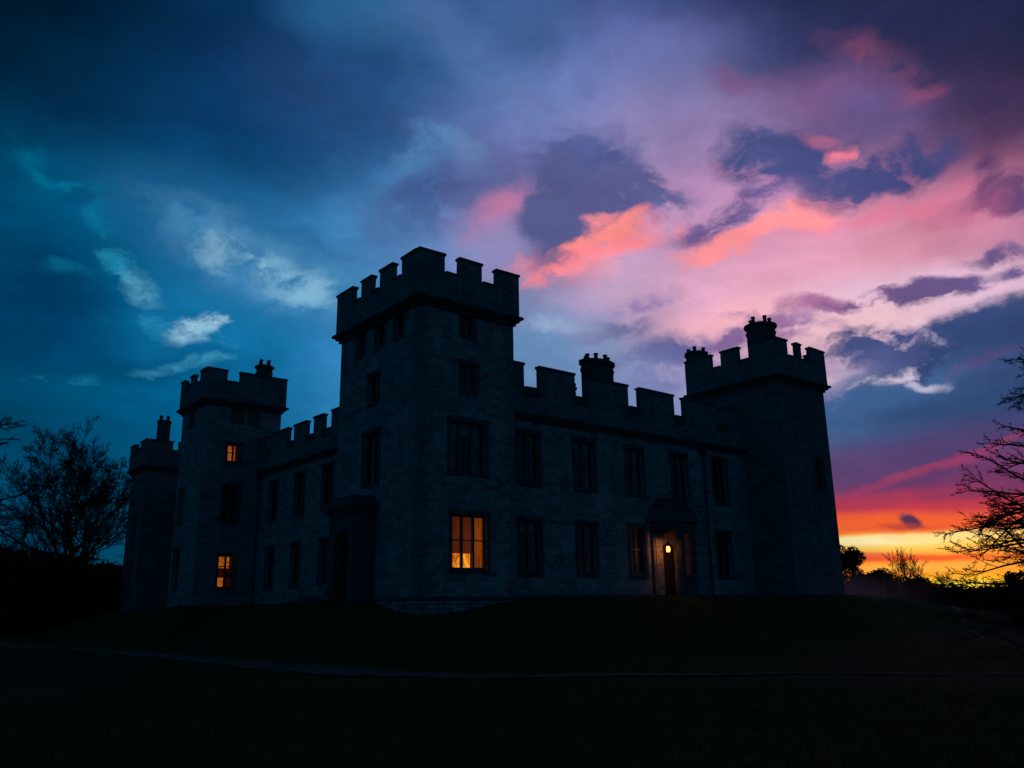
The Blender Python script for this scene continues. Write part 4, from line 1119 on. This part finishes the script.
straight_parapet(wing, (48.3,45.0), (25.5,45.0), 11.8, 13.22, 14.6, even(0, 22.8, 6, .65))
for i, h_ in enumerate(WU): wr((W0, W1), h_, seed=20+i)
for i, h_ in enumerate(WL):
    if i == 2: wr((W0, W1), h_, seed=32, mode='lit_edge', label='window with a streak of orange lamplight')
    else: wr((W0, W1), h_, seed=30+i)
bc_ = MB(); bc_.box(27.32, 38.5, 34.62, 34.7, 1.9, 2.32); bc_.box(42.3, 48.28, 34.62, 34.7, 1.9, 2.32); bc_.build('plinth', M_ashlar, castle)

# --- right tower
RR = [(51.92,52.80,9.2,11.1)]
t3 = tower(48.3, 53.85, 31.65, 38.8, 1.0, 16.6, RR, [], label='square end tower in a darker tone with a round chimney', mat=M_stone2)
battlement(t3, 48.3, 53.85, 31.65, 38.8, 16.45, 17.95, 19.05, S=[(48.05,49.55), (50.0,51.2), (51.65,54.1)], W=[(31.4,33.35), (34.07,35.83), (36.42,39.05)])
wr(((48.3,31.65), (53.85,31.65)), RR[0], mull=0, trans=1, seed=41)

# --- left wing (faces -X)
LU = [(58.27,59.58,8.05,10.75), (53.95,55.36,8.06,10.78), (49.9,51.24,8.1,10.8)]
LL = [(58.33,59.6,3.36,6.05), (54.19,55.42,3.34,6.04), (50.0,51.29,3.38,6.04)]
lb = MB(); V0, V1 = (25.5,61.7), (25.5,41.6)
wall(lb, V0, V1, 1.2, 11.8, [(61.7-b, 61.7-a, c, d_) for a, b, c, d_ in LU+LL])
wall(lb, (35.5,45.002), (35.5,61.7), 1.2, 11.8); wall(lb, (35.5,61.7), (27.0,61.7), 1.2, 11.8)
lb.quad([(25.5,45.003,11.79),(35.5,45.003,11.79),(35.5,61.7,11.79),(25.5,61.7,11.79)])
lw = lb.build('wing', M_stone, castle)
straight_parapet(lw, V0, V1, 11.8, 13.2, 14.4, [(0,2.1), (2.42,5.95), (6.2,8.9), (9.27,11.4), (11.81,14.6), (15.0,17.6), (18.0,20.1)], kx=-2.0)
for i, h_ in enumerate(LU+LL): wl((V0, V1), h_, seed=50+i)

# --- rear left tower
SR = [(23.18,23.83,15.52,16.55), (24.46,25.05,15.52,16.55), (22.95,23.88,12.45,13.75), (22.84,24.0,8.03,10.6), (22.86,24.0,3.36,5.62)]
SL = [(64.42,65.2,15.45,16.55), (65.24,66.03,8.22,10.6), (65.05,66.17,3.31,6.14)]
t2 = tower(21.15, 26.95, 61.7, 66.9, .8, 17.0, SR, SL, label='slender tower behind the side wing')
battlement(t2, 21.15, 26.95, 61.7, 66.9, 16.95, 18.4, 19.3, S=[(20.9,22.46), (23.3,27.2)], W=[(61.45,62.85), (63.12,65.0), (65.22,67.15)])
S0, S1 = (21.15,61.7), (26.95,61.7); Q0, Q1 = (21.15,66.9), (21.15,61.7)
for i, h_ in enumerate(SR):
    md = {2: 'lit_small', 4: 'lit_half'}.get(i, 'dark')
    wr((S0, S1), h_, seed=60+i, mode=md, mull=0 if i < 2 else 1, trans=0 if i < 2 else (2 if i == 4 else 1),
       label={2: 'small four-pane window lit orange high up', 4: 'ground window with some orange lit panes'}.get(i))
for i, h_ in enumerate(SL): wl((Q0, Q1), h_, seed=70+i, mull=0, trans=0)

# --- farthest tower and the link to it
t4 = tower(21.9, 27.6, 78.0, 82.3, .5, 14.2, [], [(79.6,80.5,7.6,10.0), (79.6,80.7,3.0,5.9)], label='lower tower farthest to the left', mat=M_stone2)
battlement(t4, 21.9, 27.6, 78.0, 82.3, 14.25, 15.75, 16.6, S=[(21.65,23.95), (24.35,27.85)], W=[(77.75,79.4), (79.75,82.55)])
for i, h_ in enumerate([(79.6,80.5,7.6,10.0), (79.6,80.7,3.0,5.9)]): wl(((21.9,82.3), (21.9,78.0)), h_, seed=80+i, mull=0, trans=0)
kb = MB(); wall(kb, (26.0,78.0), (26.0,66.9), .6, 10.5); wall(kb, (34,66.9), (34,78.0), .6, 10.5); kb.quad([(26,66.9,10.5),(34,66.9,10.5),(34,78,10.5),(26,78,10.5)])
wall(kb, (34,78), (27.6,78), .6, 10.5); wall(kb, (26.95,66.9), (34,66.9), .6, 10.5)
lk = kb.build('wing', M_stone, castle)
straight_parapet(lk, (26.0,78.0), (26.0,66.9), 10.5, 11.6, 12.5, even(0, 11.1, 4, .5))

# --- chimneys
def chimney(cx, cy, z0, z1, rad, npot, sy=1.0, sides=16, flare=.16, poth=.42, taper=1.0):
    c = MB(); r = rad
    c.lathe(cx, cy, [(r, z0), (r*taper, z1-.75), (r*taper+flare*.4, z1-.70), (r*taper+flare*.4, z1-.58), (r*taper, z1-.54), (r*taper, z1-.32), (r*taper+flare, z1-.22), (r*taper+flare, z1-.05), (r*taper+.02, z1)], sides, math.pi/sides, sy)
    co_ = c.build('chimney', M_ashlar, castle)
    for i in range(npot):
        a = 2*math.pi*i/npot+.5; pr = r*.68 if npot > 1 else 0
        px, py = cx+pr*math.cos(a), cy+sy*pr*math.sin(a); q = .13
        p = MB(); p.lathe(px, py, [(q*1.15, z1-.02), (q, z1+.08), (q*.9, z1+poth-.12), (q*1.2, z1+poth-.1), (q*1.2, z1+poth)], 10)
        p.build('chimney_pot', M_pot, co_)
chimney(37.95, 38.0, 11.8, 17.05, 1.28, 7, .62, 12, poth=.38)
chimney(49.9, 33.6, 16.6, 20.75, .98, 5, poth=.5)
chimney(48.9, 38.6, 16.6, 19.75, .80, 4, 1.0, 8, .10, .34)
chimney(25.95, 63.1, 17.0, 20.55, .62, 4, .9, 8, .16, .42)
chimney(23.55, 79.6, 14.2, 18.75, .62, 4, .8, 8, .08, .42, .93)
ft = MB(); ft.lathe(32.75, 34.75, [(.13, 13.2), (.12, 13.7), (.2, 13.75), (.2, 13.85), (.1, 13.9), (.16, 14.0), (.12, 14.12)], 10); ft.build('finial', M_pot, castle)

# --- drainpipes
def pipe(x, y, z0, z1, out):
    p = MB(); p.tube([(x, y, z0), (x, y, z1)], .055, 8); o = p.build('drainpipe', M_iron, castle)
    q = MB(); q.prism([(x-.1,y-.1),(x+.1,y-.1),(x+.1,y+.1),(x-.1,y+.1)], z1-.05, z1+.28, [(x-.2,y-.14),(x+.2,y-.14),(x+.2,y+.12),(x-.2,y+.12)])
    z = z0+1.2
    while z < z1: q.box(x-.09, x+.09, y-.07, y+.07, z, z+.06); z += 1.8
    q.build('hopper', M_iron, o)
pipe(43.75, 34.53, 2.1, 11.1, 1); pipe(25.36, 61.35, 2.0, 11.2, 1)

# --- canted entrance bay on the right wing
bay = MB(); A, B_, C_, D_ = (38.45,34.7), (39.72,33.42), (41.05,33.42), (42.3,34.7)
LC = math.hypot(B_[0]-A[0], B_[1]-A[1])
wall(bay, A, B_, 1.6, 6.5, [(.20, LC-.22, 2.3, 5.95)], .22)
wall(bay, B_, C_, 1.6, 6.5, [(.30, 1.0, 3.35, 5.9)], .2)
wall(bay, C_, D_, 1.6, 6.5, [(.45, 1.35, 3.35, 5.9)], .2)
# inner faces
def inset(p, q, r): return q
lin = MB()
IA, IB, IC, ID = (38.80,34.69), (39.82,33.66), (40.95,33.66), (41.97,34.69)
for P_, Q_, hl in ((IB, IA, [(.06, LC-.46, 2.3, 5.95)]), (IC, IB, [(.20, .93, 3.35, 5.9)]), (ID, IC, [(.20, 1.06, 3.35, 5.9)])): wall(lin, P_, Q_, 2.2, 6.48, hl, .02)
lin.quad([(*IA,6.47),(*IB,6.47),(*IC,6.47),(*ID,6.47)]); bay.quad([(*A,6.5),(*B_,6.5),(*C_,6.5),(*D_,6.5)]); bay.quad([(*IA,2.28),(*IB,2.28),(*IC,2.28),(*ID,2.28)])
M_lime = plain('limewashed_stone', (.36,.33,.29), .9, 4, .3)
porch = bay.build('porch', M_ashlar, castle); lin.build('lining', M_lime, porch); porch['label'] = 'canted entrance porch with leaded hipped roof'
rb = MB()
def off(p, dx, dy): return (p[0]+dx, p[1]+dy)
O1 = [off(A,-.30,0), off(B_,-.14,-.28), off(C_,.14,-.28), off(D_,.30,0)]
rb.prism(O1, 6.49, 6.66)
O2 = [off(A,-.22,0), off(B_,-.10,-.2), off(C_,.10,-.2), off(D_,.22,0)]; T2_ = [(39.3,34.69), (39.85,34.25), (40.95,34.25), (41.5,34.69)]
T1_ = [(38.55,34.69), (39.66,33.62), (41.1,33.62), (42.2,34.69)]
rb.prism(O2, 6.66, 7.35, T1_); rb.prism(T1_, 7.351, 7.98, T2_); rb.build('roof', M_lead, porch)
for (P_, Q_, a, b) in ((B_, C_, .30, 1.0), (C_, D_, .45, 1.35)):
    M, L = side(P_, Q_); f_ = MB()
    f_.box(a+.002, a+.05, -.16, -.1, 3.352, 5.898, M); f_.box(b-.05, b-.002, -.16, -.1, 3.352, 5.898, M); f_.box(a+.05, b-.05, -.16, -.1, 3.352, 3.42, M); f_.box(a+.05, b-.05, -.16, -.1, 5.83, 5.898, M)
    f_.box(a+.05, b-.05, -.155, -.105, 4.7, 4.75, M); f_.build('window_frame', M_frame, porch)
    p2 = MB(); p2.quad([tuple(M @ Vector(q_)) for q_ in ((a+.01,-.13,3.36), (b-.01,-.13,3.36), (b-.01,-.13,5.89), (a+.01,-.13,5.89))]); p2.build('pane', M_glass, porch)
    s2 = MB(); s2.box(a-.08, b+.08, .002, .09, 3.23, 3.34, M); s2.build('sill', M_ashlar, porch)
cu = MB()  # cloth strip added so the lantern makes the front pane glow orange
for i in range(10):
    xa, xb = 40.42+i*.045, 40.42+(i+1)*.045; ya, yb = 33.80+.03*math.sin(i*1.9), 33.80+.03*math.sin((i+1)*1.9)
    cu.quad([(xa,ya,3.2), (xb,yb,3.2), (xb,yb,5.95), (xa,ya,5.95)], [(xa,3.2), (xb,3.2), (xb,5.95), (xa,5.95)])
cu.build('curtain', M_red, porch, smooth=True)
db = MB(); db.box(39.57, 40.73, 34.90, 34.97, 2.28, 5.15)
for i in range(2):
    for j, (za, zb) in enumerate(((2.45,3.3), (3.45,4.3), (4.42,5.0))): db.box(39.66+i*.53, 40.11+i*.53, 34.885, 34.90, za, zb)
door = db.build('door', M_door, castle); door['label'] = 'panelled front door inside the lit porch'
kn = MB(); kn.lathe(39.70, 34.84, [(.03,3.36), (.05,3.39), (.05,3.43), (.02,3.46)], 10); kn.build('handle', M_iron, door)
st_ = MB(); M, L = side(A, B_)
st_.box(.25, LC-.05, 0.002, .42, 1.7, 2.28, M); st_.box(.15, LC+.05, .42, .80, 1.6, 2.12, M); st_.box(.05, LC+.15, .80, 1.18, 1.5, 1.97, M); st_.build('steps', M_ashlar, castle)

# --- porch with arch on the left side of the corner tower
pb = MB(); px0, px1, py0, py1 = 20.3, 21.5, 37.25, 39.85
ang = [math.pi*i/14 for i in range(15)]
def arch_wall(mb, P0, P1, z0, z1, a, b, spring, depth):
    M, L = side(P0, P1); T = lambda u, w, z: tuple(M @ Vector((u, w, z))); r = (b-a)/2; cu = (a+b)/2
    pts = [(a, z0), (a, spring)] + [(cu-r*math.cos(t_), spring+r*1.15*math.sin(t_)) for t_ in ang[1:-1]] + [(b, spring), (b, z0)]
    mb.quad([T(0,0,z0), T(a,0,z0), T(a,0,z1), T(0,0,z1)]); mb.quad([T(b,0,z0), T(L,0,z0), T(L,0,z1), T(b,0,z1)])
    top_ = pts[1:-1]
    for p, q in zip(top_, top_[1:]): mb.quad([T(p[0],0,p[1]), T(q[0],0,q[1]), T(q[0],0,z1), T(p[0],0,z1)])
    for p, q in zip(pts, pts[1:]): mb.quad([T(p[0],0,p[1]), T(p[0],-depth,p[1]), T(q[0],-depth,q[1]), T(q[0],0,q[1])])
arch_wall(pb, (px0,py1), (px0,py0), 1.2, 6.3, .55, 2.05, 4.6, .35)
wall(pb, (px0,py0), (px1,py0), 1.2, 6.3); wall(pb, (px1,py1), (px0,py1), 1.2, 6.3)
pb.box(px0-.10, px0+.3, py0-.12, py0+.3, 1.3, 2.7); pb.box(px0-.10, px0+.3, py1-.3, py1+.12, 1.3, 2.7)
sp = pb.build('porch', M_ashlar, castle); sp['label'] = 'arched side porch with a flat moulded cornice'
cb = MB()
for (pr, za, zb) in ((.10,6.3,6.45), (.22,6.45,6.6), (.32,6.6,6.78)): cb.box(px0-pr, px1-.002, py0-pr, py1+pr, za, zb)
cb.box(px0+.02, px1-.002, py0+.05, py1-.05, 6.78, 7.15)

cb.build('cornice', M_ashlar, sp)
dr = MB(); dr.box(21.38, 21.49, 37.85, 39.25, 2.1, 5.2)
for i in range(5): dr.box(21.36, 21.38, 37.9+i*.27, 38.12+i*.27, 2.2, 5.1)
d2 = dr.build('door', M_door, castle); kk = MB(); kk.lathe(21.30, 38.0, [(.05,3.4), (.06,3.44), (.03,3.5)], 10); kk.build('handle', M_iron, d2)
sg = MB()
for i in range(3): sg.box(px0-.42-.38*i, px0-.002-.38*i if i else px0-.102, py0-.05-.1*i, py1+.05+.1*i, 1.0, 2.05-.16*i)
sg.box(19.1, px0-.102, py1+.28, py1+.75, .8, 2.35); sg.build('steps', M_ashlar, castle)

# ---------------------------------------------------------------- hanging lantern
LX, LY, LZ = 39.12, 33.92, 4.92
lan = empty('hanging_lantern', (LX, LY, LZ)); tag(lan, 'glowing glass lantern hanging in the opening of the entrance porch', 'lantern')
f_ = MB()
for i in range(6):
    a = math.pi/3*i; b = a+math.pi/3; r0, r1 = .17, .25
    f_.tube([(r0*math.cos(a), r0*math.sin(a), -.24), (r1*math.cos(a), r1*math.sin(a), .14)], .010, 4)
    for r, z in ((r0, -.24), (r1, .14)): f_.tube([(r*math.cos(a), r*math.sin(a), z), (r*math.cos(b), r*math.sin(b), z)], .010, 4)
f_.build('frame', M_iron, lan)
c_ = MB(); c_.lathe(0, 0, [(.28,.14), (.19,.23), (.07,.32), (.07,.34), (.02,.38)], 6); c_.build('cap', M_iron, lan)
c_ = MB(); c_.tube([(0,0,.38), (0,0,1.33)], .008, 4); c_.build('chain', M_iron, lan)
for dx in (-.075, .075):
    b_ = MB(); b_.lathe(dx, 0, [(.008,-.21), (.05,-.12), (.06,0.0), (.04,.09), (.005,.15)], 10); b_.build('bulb', M_flame, lan, smooth=True)
pld = bpy.data.lights.new('lantern_light', 'POINT'); pld.energy = 75.0; pld.color = (1,.25,.05); pld.shadow_soft_size = .06
plo = bpy.data.objects.new('lantern_light', pld); COL.objects.link(plo); plo.parent = lan; plo.location = (0, 0, -.05)

# ---------------------------------------------------------------- bare winter trees
def grow(store, rnd, p, d_, L, r, lev, maxlev, cfg):
    nseg = cfg['seg'][lev]; pts = [p.copy()]; rad = [r]; step = L/nseg; dd = d_.normalized(); q = p.copy()
    kids = []
    for i in range(nseg):
        w = cfg['wig'][lev]
        dd = (dd + Vector((rnd.gauss(0, w), rnd.gauss(0, w), rnd.gauss(0, w*.8))) + Vector((0, 0, cfg['trop'][lev]))).normalized()
        q = q + dd*step; pts.append(q.copy()); rr = r*(1-(i+1)/nseg*cfg['taper'][lev]); rad.append(max(rr, cfg['rmin']))
        kids.append((q.copy(), dd.copy(), rr, (i+1)/nseg))
    store[0 if lev <= cfg['split'] else 1].tube(pts, rad, 7 if lev == 0 else 5 if lev == 1 else 4 if lev == 2 else 3)
    if lev < maxlev:
        n = cfg['kids'][lev]
        for k_ in range(n):
            f_ = cfg['start'][lev] + (1-cfg['start'][lev])*(k_+rnd.random())/n
            idx = min(int(f_*nseg), nseg-1); kp, kd, kr, kf = kids[idx]
            fr_ = f_*nseg-idx; kp = pts[idx].lerp(pts[idx+1], max(0, min(1, fr_)))
            a = rnd.uniform(*cfg['ang'][lev]); ax = Vector((rnd.gauss(0,1), rnd.gauss(0,1), rnd.gauss(0,1))).cross(kd)
            if ax.length < 1e-3: continue
            nd = Matrix.Rotation(a, 3, ax.normalized()) @ kd
            nd.z = nd.z*cfg['flat'][lev]+cfg['up'][lev]
            grow(store, rnd, kp, nd, L*rnd.uniform(*cfg['len'][lev])*(1-.45*f_), max(kr*rnd.uniform(.45, .65), cfg['rmin']), lev+1, maxlev, cfg)
def make_tree(name, label, x, y, h, r, seed, cfg, maxlev=4, group=None):
    rnd = random.Random(seed); store = [MB(), MB()]
    z = ground(x, y)-.1
    grow(store, rnd, Vector((0, 0, 0)), Vector((0, 0, 1)), h*cfg['trunk'], r, 0, maxlev, cfg)
    t_ = empty(name, (x, y, z)); tag(t_, label, 'tree', group)
    store[0].build('trunk', M_bark, t_, smooth=True); store[1].build('crown', M_twig, t_)
    return t_
OAK = dict(seg=[8,7,6,5,3,2], wig=[.11,.16,.20,.24,.28,.3], trop=[0,.06,.05,.04,.03,.02], taper=[.93,.78,.75,.75,.7,.6], rmin=.014, split=1,
           kids=[20,9,7,6,3], start=[.25,.15,.15,.12,.1], ang=[(.35,1.35),(.3,.75),(.3,.75),(.3,.8),(.3,.9)], flat=[.9,.9,1,1,1], up=[.12,.1,.08,.05,.04], len=[(.85,1.1),(.5,.72),(.48,.66),(.42,.6),(.5,.7)], trunk=.62)
def at(azpx_dir, dist): return (azpx_dir[0]*dist, azpx_dir[1]*dist)
x, y = at((.222,.975), 92)
make_tree('bare_tree', 'big bare winter tree with a wide round crown left of the castle', x, y, 19.2, .60, 11, OAK, 5, 'bare trees behind the castle')
x, y = at((.150,.989), 100)
OAK2 = dict(OAK, kids=[10,7,6,5,3])
make_tree('bare_tree', 'smaller bare tree standing left of the big round-crowned tree', x, y, 12.5, .35, 12, OAK2, 4, 'bare trees behind the castle')
x, y = at((.898,.440), 135)
FAN = dict(OAK2, rmin=.016, ang=[(.25,.6),(.2,.5),(.3,.6),(.3,.7),(.3,.9)], up=[.45,.3,.2,.1,.05], kids=[9,5,5,3,2], start=[.12,.2,.2,.2,.1])
make_tree('bare_tree', 'bare fan-shaped tree on the orange horizon, upright and largest there', x, y, 9.8, .30, 13, FAN, 4, 'bare trees on the sunset horizon')
x, y = at((.888,.460), 140)
make_tree('bare_tree', 'low twiggy tree on the horizon just left of the fan-shaped one', x, y, 8.4, .2, 14, FAN, 4, 'bare trees on the sunset horizon')
x, y = at((.906,.423), 150)
make_tree('bare_tree', 'low twiggy tree on the horizon just right of the fan-shaped one', x, y, 7.0, .18, 15, FAN, 4, 'bare trees on the sunset horizon')

# the near tree at the right edge, long sweeping limbs
def sweeping_tree(name, label, x, y, r, H, limbs, seed, tw, zlow=1.3):
    rnd = random.Random(seed); tr, cr = MB(), MB(); z0 = ground(x, y)-.1
    pts = [Vector((0,0,0))]; 
    for i in range(10): pts.append(pts[-1]+Vector((rnd.gauss(0,.06), rnd.gauss(0,.06), H/10)))
    tr.tube(pts, [r*(1.25 if i == 0 else 1)*(1-.085*i) for i in range(11)], 9)
    cfg = dict(seg=[9,7,5,3], wig=[.15,.20,.24,.28], trop=[.012,.02,.02,.02], taper=[.82,.8,.75,.6], rmin=tw, split=0,
               kids=[9,6,3], start=[.2,.12,.1], ang=[(.2,.6),(.25,.7),(.3,.9)], flat=[.4,.6,.9], up=[.05,.05,.03], len=[(.26,.42),(.34,.52),(.35,.6)], trunk=1)
    for (zf, a, L, dz_) in limbs:
        i = min(int(zf*10), 9); p = pts[i].lerp(pts[i+1], zf*10-i)
        grow([tr, cr], rnd, p, Vector((math.cos(a), math.sin(a), dz_)), L, r*.17*(1-.4*zf)+.012, 0, 3, cfg)
    t_ = empty(name, (x, y, z0)); tag(t_, label, 'tree'); tr.build('trunk', M_bark, t_, smooth=True); cr.build('crown', M_twig, t_)
LEFT = math.atan2(.62, -.78)   # roughly towards the left of the view
rnd = random.Random(77)
limbs = []
for i in range(34):
    zf = .10+.34*i/27 if i < 28 else .44+.045*(i-27)
    L = 4.0 - 3.0*max(0, (zf-.36)/.36) + rnd.uniform(-.5, .4)
    limbs.append((zf, LEFT+rnd.uniform(-.5, .5), L, (-.10 if zf < .2 else -.16 if zf < .3 else -.06 if zf < .5 else .06)+rnd.uniform(-.08, .08)))
for i in range(26):
    zf = .12+.78*rnd.random(); limbs.append((zf, LEFT+rnd.uniform(1.2, 5.0), rnd.uniform(3.2, 4.6)*(1.1-.5*zf), rnd.uniform(-.1, .3)))
x, y = at((.9475,.3195), 38)
sweeping_tree('bare_tree', 'bare tree with long sweeping twiggy limbs at the right edge against the sunset', x, y, .42, 13.0, limbs, 5, .009)
limbs = []
rnd = random.Random(78)
for i, (zf, L, dz_) in enumerate(((.36,2.4,.0), (.41,2.5,-.05), (.46,2.6,-.12), (.52,2.1,.0), (.57,2.3,.05), (.63,1.9,-.05), (.68,1.9,.05))):
    limbs.append((zf, R(HEAD-90)+.15+rnd.uniform(-.3, .3), L, dz_))
for i in range(20):
    zf = .3+.65*rnd.random(); limbs.append((zf, R(HEAD-90)+rnd.uniform(1.3, 5.0), rnd.uniform(2.0, 3.6), rnd.uniform(-.05, .3)))
x, y = at((.056,.9984), 22)
sweeping_tree('bare_tree', 'near bare tree whose thin branch tips reach in at the left edge', x, y, .26, 9.2, limbs, 6, .007)

# ---------------------------------------------------------------- evergreen masses
def leafmat(name, a, b):
    mt, h, bs = material(name); co = h.n('ShaderNodeTexCoord').outputs['Object']
    h.put(bs.inputs['Base Color'], h.mix(h.rng(h.noise(co, .8, 4, .6), .35, .65), a, b)); bs.inputs['Roughness'].default_value = .8; bs.inputs['Specular IOR Level'].default_value = .1
    return mt
M_leaf = leafmat('evergreen_leaves', (.010,.016,.008), (.028,.038,.016))
def leaves(mb, rnd, c, rad, n, size):
    for _ in range(n):
        v = Vector((rnd.gauss(0,1), rnd.gauss(0,1), rnd.gauss(0,1))).normalized()*(rnd.random()**.33)
        p = Vector((c[0]+v.x*rad[0], c[1]+v.y*rad[1], c[2]+v.z*rad[2])); s_ = size*rnd.uniform(.5, 1.4)
        a = Vector((rnd.gauss(0,1), rnd.gauss(0,1), rnd.gauss(0,1))).normalized(); b = a.cross(Vector((rnd.gauss(0,1), rnd.gauss(0,1), rnd.gauss(0,1)))).normalized()
        mb.quad([p-a*s_, p+b*s_*.45, p+a*s_, p-b*s_*.45], [(0,0)]*4)
def evergreen(name, label, x, y, h, w, seed, n=5200, size=.22, group=None):
    rnd = random.Random(seed); z = ground(x, y); t_ = empty(name, (x, y, z)); tag(t_, label, 'tree' if h > 5.5 else 'shrub', group)
    tk = MB(); tk.tube([(0,0,0), (.05,0,h*.4), (0,.05,h*.85)], [.2,.14,.04], 7); tk.build('trunk', M_bark, t_)
    mb = MB(); nb = 26
    for i in range(nb):
        f_ = rnd.random(); rr = w*(math.sin(math.pi*min(1, .25+.75*(1-f_)))*.75+.12); a = rnd.uniform(0, 6.28); q = rr*rnd.uniform(.2, .85)
        leaves(mb, rnd, (q*math.cos(a), q*math.sin(a), .4+f_*(h-.9)), (w*.34, w*.34, h*.11), n//nb, size)
    mb.build('crown', M_leaf, t_); return t_
x, y = at((.8675,.4975), 112); evergreen('evergreen_tree', 'dark bushy evergreen just right of the end tower', x, y, 8.3, 2.6, 21, 7500, .18)
x, y = at((.879,.477), 108); evergreen('evergreen_shrub', 'rounded dark shrub between the bushy evergreen and the fan-shaped tree', x, y, 5.4, 3.0, 22, 3600, group='dark shrubs on the horizon')
x, y = at((.889,.458), 110); evergreen('evergreen_shrub', 'low dark shrub in front of the fan-shaped bare tree', x, y, 4.7, 3.4, 23, 3200, group='dark shrubs on the horizon')
x, y = at((.9315,.3637), 58); evergreen('evergreen_shrub', 'dark shrub standing below the sweeping limbs at the right edge', x, y, 3.6, 1.0, 24, 2600, .14, group='dark shrubs on the horizon')
# far belts of trees and hedge that read as one mass
def belt(name, pts, hts, wid, n, seed, size, cat, label):
    rnd = random.Random(seed); mb = MB(); P_ = catmull([(a[0], a[1], h_) for a, h_ in zip(pts, hts)], 40)
    for _ in range(n):
        i = rnd.randrange(len(P_)); x_, y_, h_ = P_[i]; k_ = .86+.14*math.sin(i*.35)+.1*math.sin(i*.93+1)
        zz = (1-rnd.random()**1.6*1.0)*h_*k_
        leaves(mb, rnd, (x_+rnd.gauss(0, wid*.35), y_+rnd.gauss(0, wid*.35), zz), (.6,.6,.35), 6, size)
    o = mb.build(name, M_leaf); tag(o, label, cat, kind='stuff'); return o
belt('woodland', [at((-.06,.998), 84), at((.128,.992), 84), at((.2,.98), 86), at((.256,.967), 92), at((.31,.95), 98), at((.36,.93), 104)], [6.6,6.7,6.3,5.9,6.2,6.2], 4.5, 9000, 31, .30, 'woods', 'dark belt of undergrowth beneath the bare trees at the left')
belt('hedgerow', [at((.79,.61), 125), at((.86,.51), 120), at((.88,.475), 118), at((.898,.44), 120), at((.912,.411), 124), at((.93,.37), 126), at((.945,.325), 128), at((.97,.24), 130)], [5.5,5.0,4.6,3.7,3.2,3.2,3.4,3.6], 4.0, 8000, 32, .28, 'hedge', 'low dark hedgerow along the sunset horizon at the right')
# solid core of both belts so no sky shows through at the foot
def bank(name, pts, hts, wid):
    P_ = catmull([(a[0], a[1], h_) for a, h_ in zip(pts, hts)], 8); mb = MB(); rows_ = []
    for i, (x_, y_, h_) in enumerate(P_):
        a = P_[max(i-1, 0)]; b = P_[min(i+1, len(P_)-1)]; t_ = Vector((b[0]-a[0], b[1]-a[1])).normalized(); n_ = Vector((-t_.y, t_.x))
        rows_.append([(x_+n_.x*wid*s_, y_+n_.y*wid*s_, h_*k_-.3) for s_, k_ in ((-2.4,0), (-1.3,.55), (-.5,.93), (0,1), (.5,.93), (1.3,.55), (2.4,0))])
    for r0, r1 in zip(rows_, rows_[1:]):
        for k_ in range(6): mb.quad([r0[k_], r0[k_+1], r1[k_+1], r1[k_]])
    o = mb.build(name, M_leaf, smooth=True); o['kind'] = 'structure'
bank('bank', [at((-.3,.95), 92), at((.0,1), 88), at((.2,.98), 90), at((.31,.95), 102), at((.5,.87), 120), at((.7,.71), 128)], [5.2,5.4,5.0,4.6,4.5,4.2], 3)
bank('bank', [at((.70,.71), 132), at((.86,.51), 126), at((.88,.475), 122), at((.898,.44), 124), at((.93,.37), 130), at((.97,.24), 134), at((1,0), 150), at((.95,-.3), 170)], [4,3.9,3.5,2.9,2.7,2.9,3.5,3.5], 3)

# ---------------------------------------------------------------- grass tufts of the near lawn
def tufts():
    rnd = random.Random(9); mb = MB()
    for _ in range(26000):
        a = R(HEAD)+R(rnd.uniform(-38, 38)); dist = 6+13*rnd.random()**1.1; x_, y_ = dist*math.cos(a), dist*math.sin(a); z = ground(x_, y_)
        h_ = rnd.uniform(.03, .085); w = rnd.uniform(.004, .008)*(1+dist*.06); b = rnd.uniform(0, 6.28); l = rnd.uniform(0, .04); c = rnd.uniform(0, 6.28)
        dx, dy = w*math.cos(b), w*math.sin(b)
        mb.quad([(x_-dx, y_-dy, z-.01), (x_+dx, y_+dy, z-.01), (x_+l*math.cos(c), y_+l*math.sin(c), z+h_)], [(0,0)]*3)
    o = mb.build('grass', leafmat('grass_blades', (.024,.048,.016), (.045,.080,.026))); tag(o, 'short dark grass of the lawn in the foreground', 'grass', kind='stuff')
tufts()

# ---------------------------------------------------------------- ground mist
def mist():
    mb = MB()
    mb.box(54.2, 72, 31.0, 43.0, .9, 5.2)
    mb.box(36, 54.19, 28.6, 31.3, 1.0, 4.6)
    mt = bpy.data.materials.new('ground_mist'); mt.use_nodes = True; nt = mt.node_tree; nt.nodes.clear(); h = G(nt)
    co = h.n('ShaderNodeTexCoord').outputs['Object']; sp_ = h.n('ShaderNodeSeparateXYZ'); nt.links.new(co, sp_.inputs[0])
    hz = h.rng(sp_.outputs[2], 1.2, 4.3, 1.0, 0.0, 'SMOOTHSTEP')
    xx = h.math('MULTIPLY', h.rng(sp_.outputs[0], 57, 70, 1.0, 0.0, 'SMOOTHSTEP'), h.rng(sp_.outputs[0], 37, 58, 0.22, 1.0, 'SMOOTHSTEP'))
    n_ = h.rng(h.noise(co, .28, 3, .6), .40, .66, 0.0, 1.0)
    den = h.math('MULTIPLY', h.math('MULTIPLY', hz, xx), h.math('MULTIPLY', n_, .085))
    pv = h.n('ShaderNodeVolumePrincipled'); h.put(pv.inputs['Density'], den); pv.inputs['Color'].default_value = (.75,.75,.85,1); pv.inputs['Anisotropy'].default_value = .6
    o = h.n('ShaderNodeOutputMaterial'); nt.links.new(pv.outputs[0], o.inputs['Volume'])
    ob = mb.build('mist', mt); tag(ob, 'thin violet ground mist drifting beside the end tower', 'mist', kind='stuff')
mist()
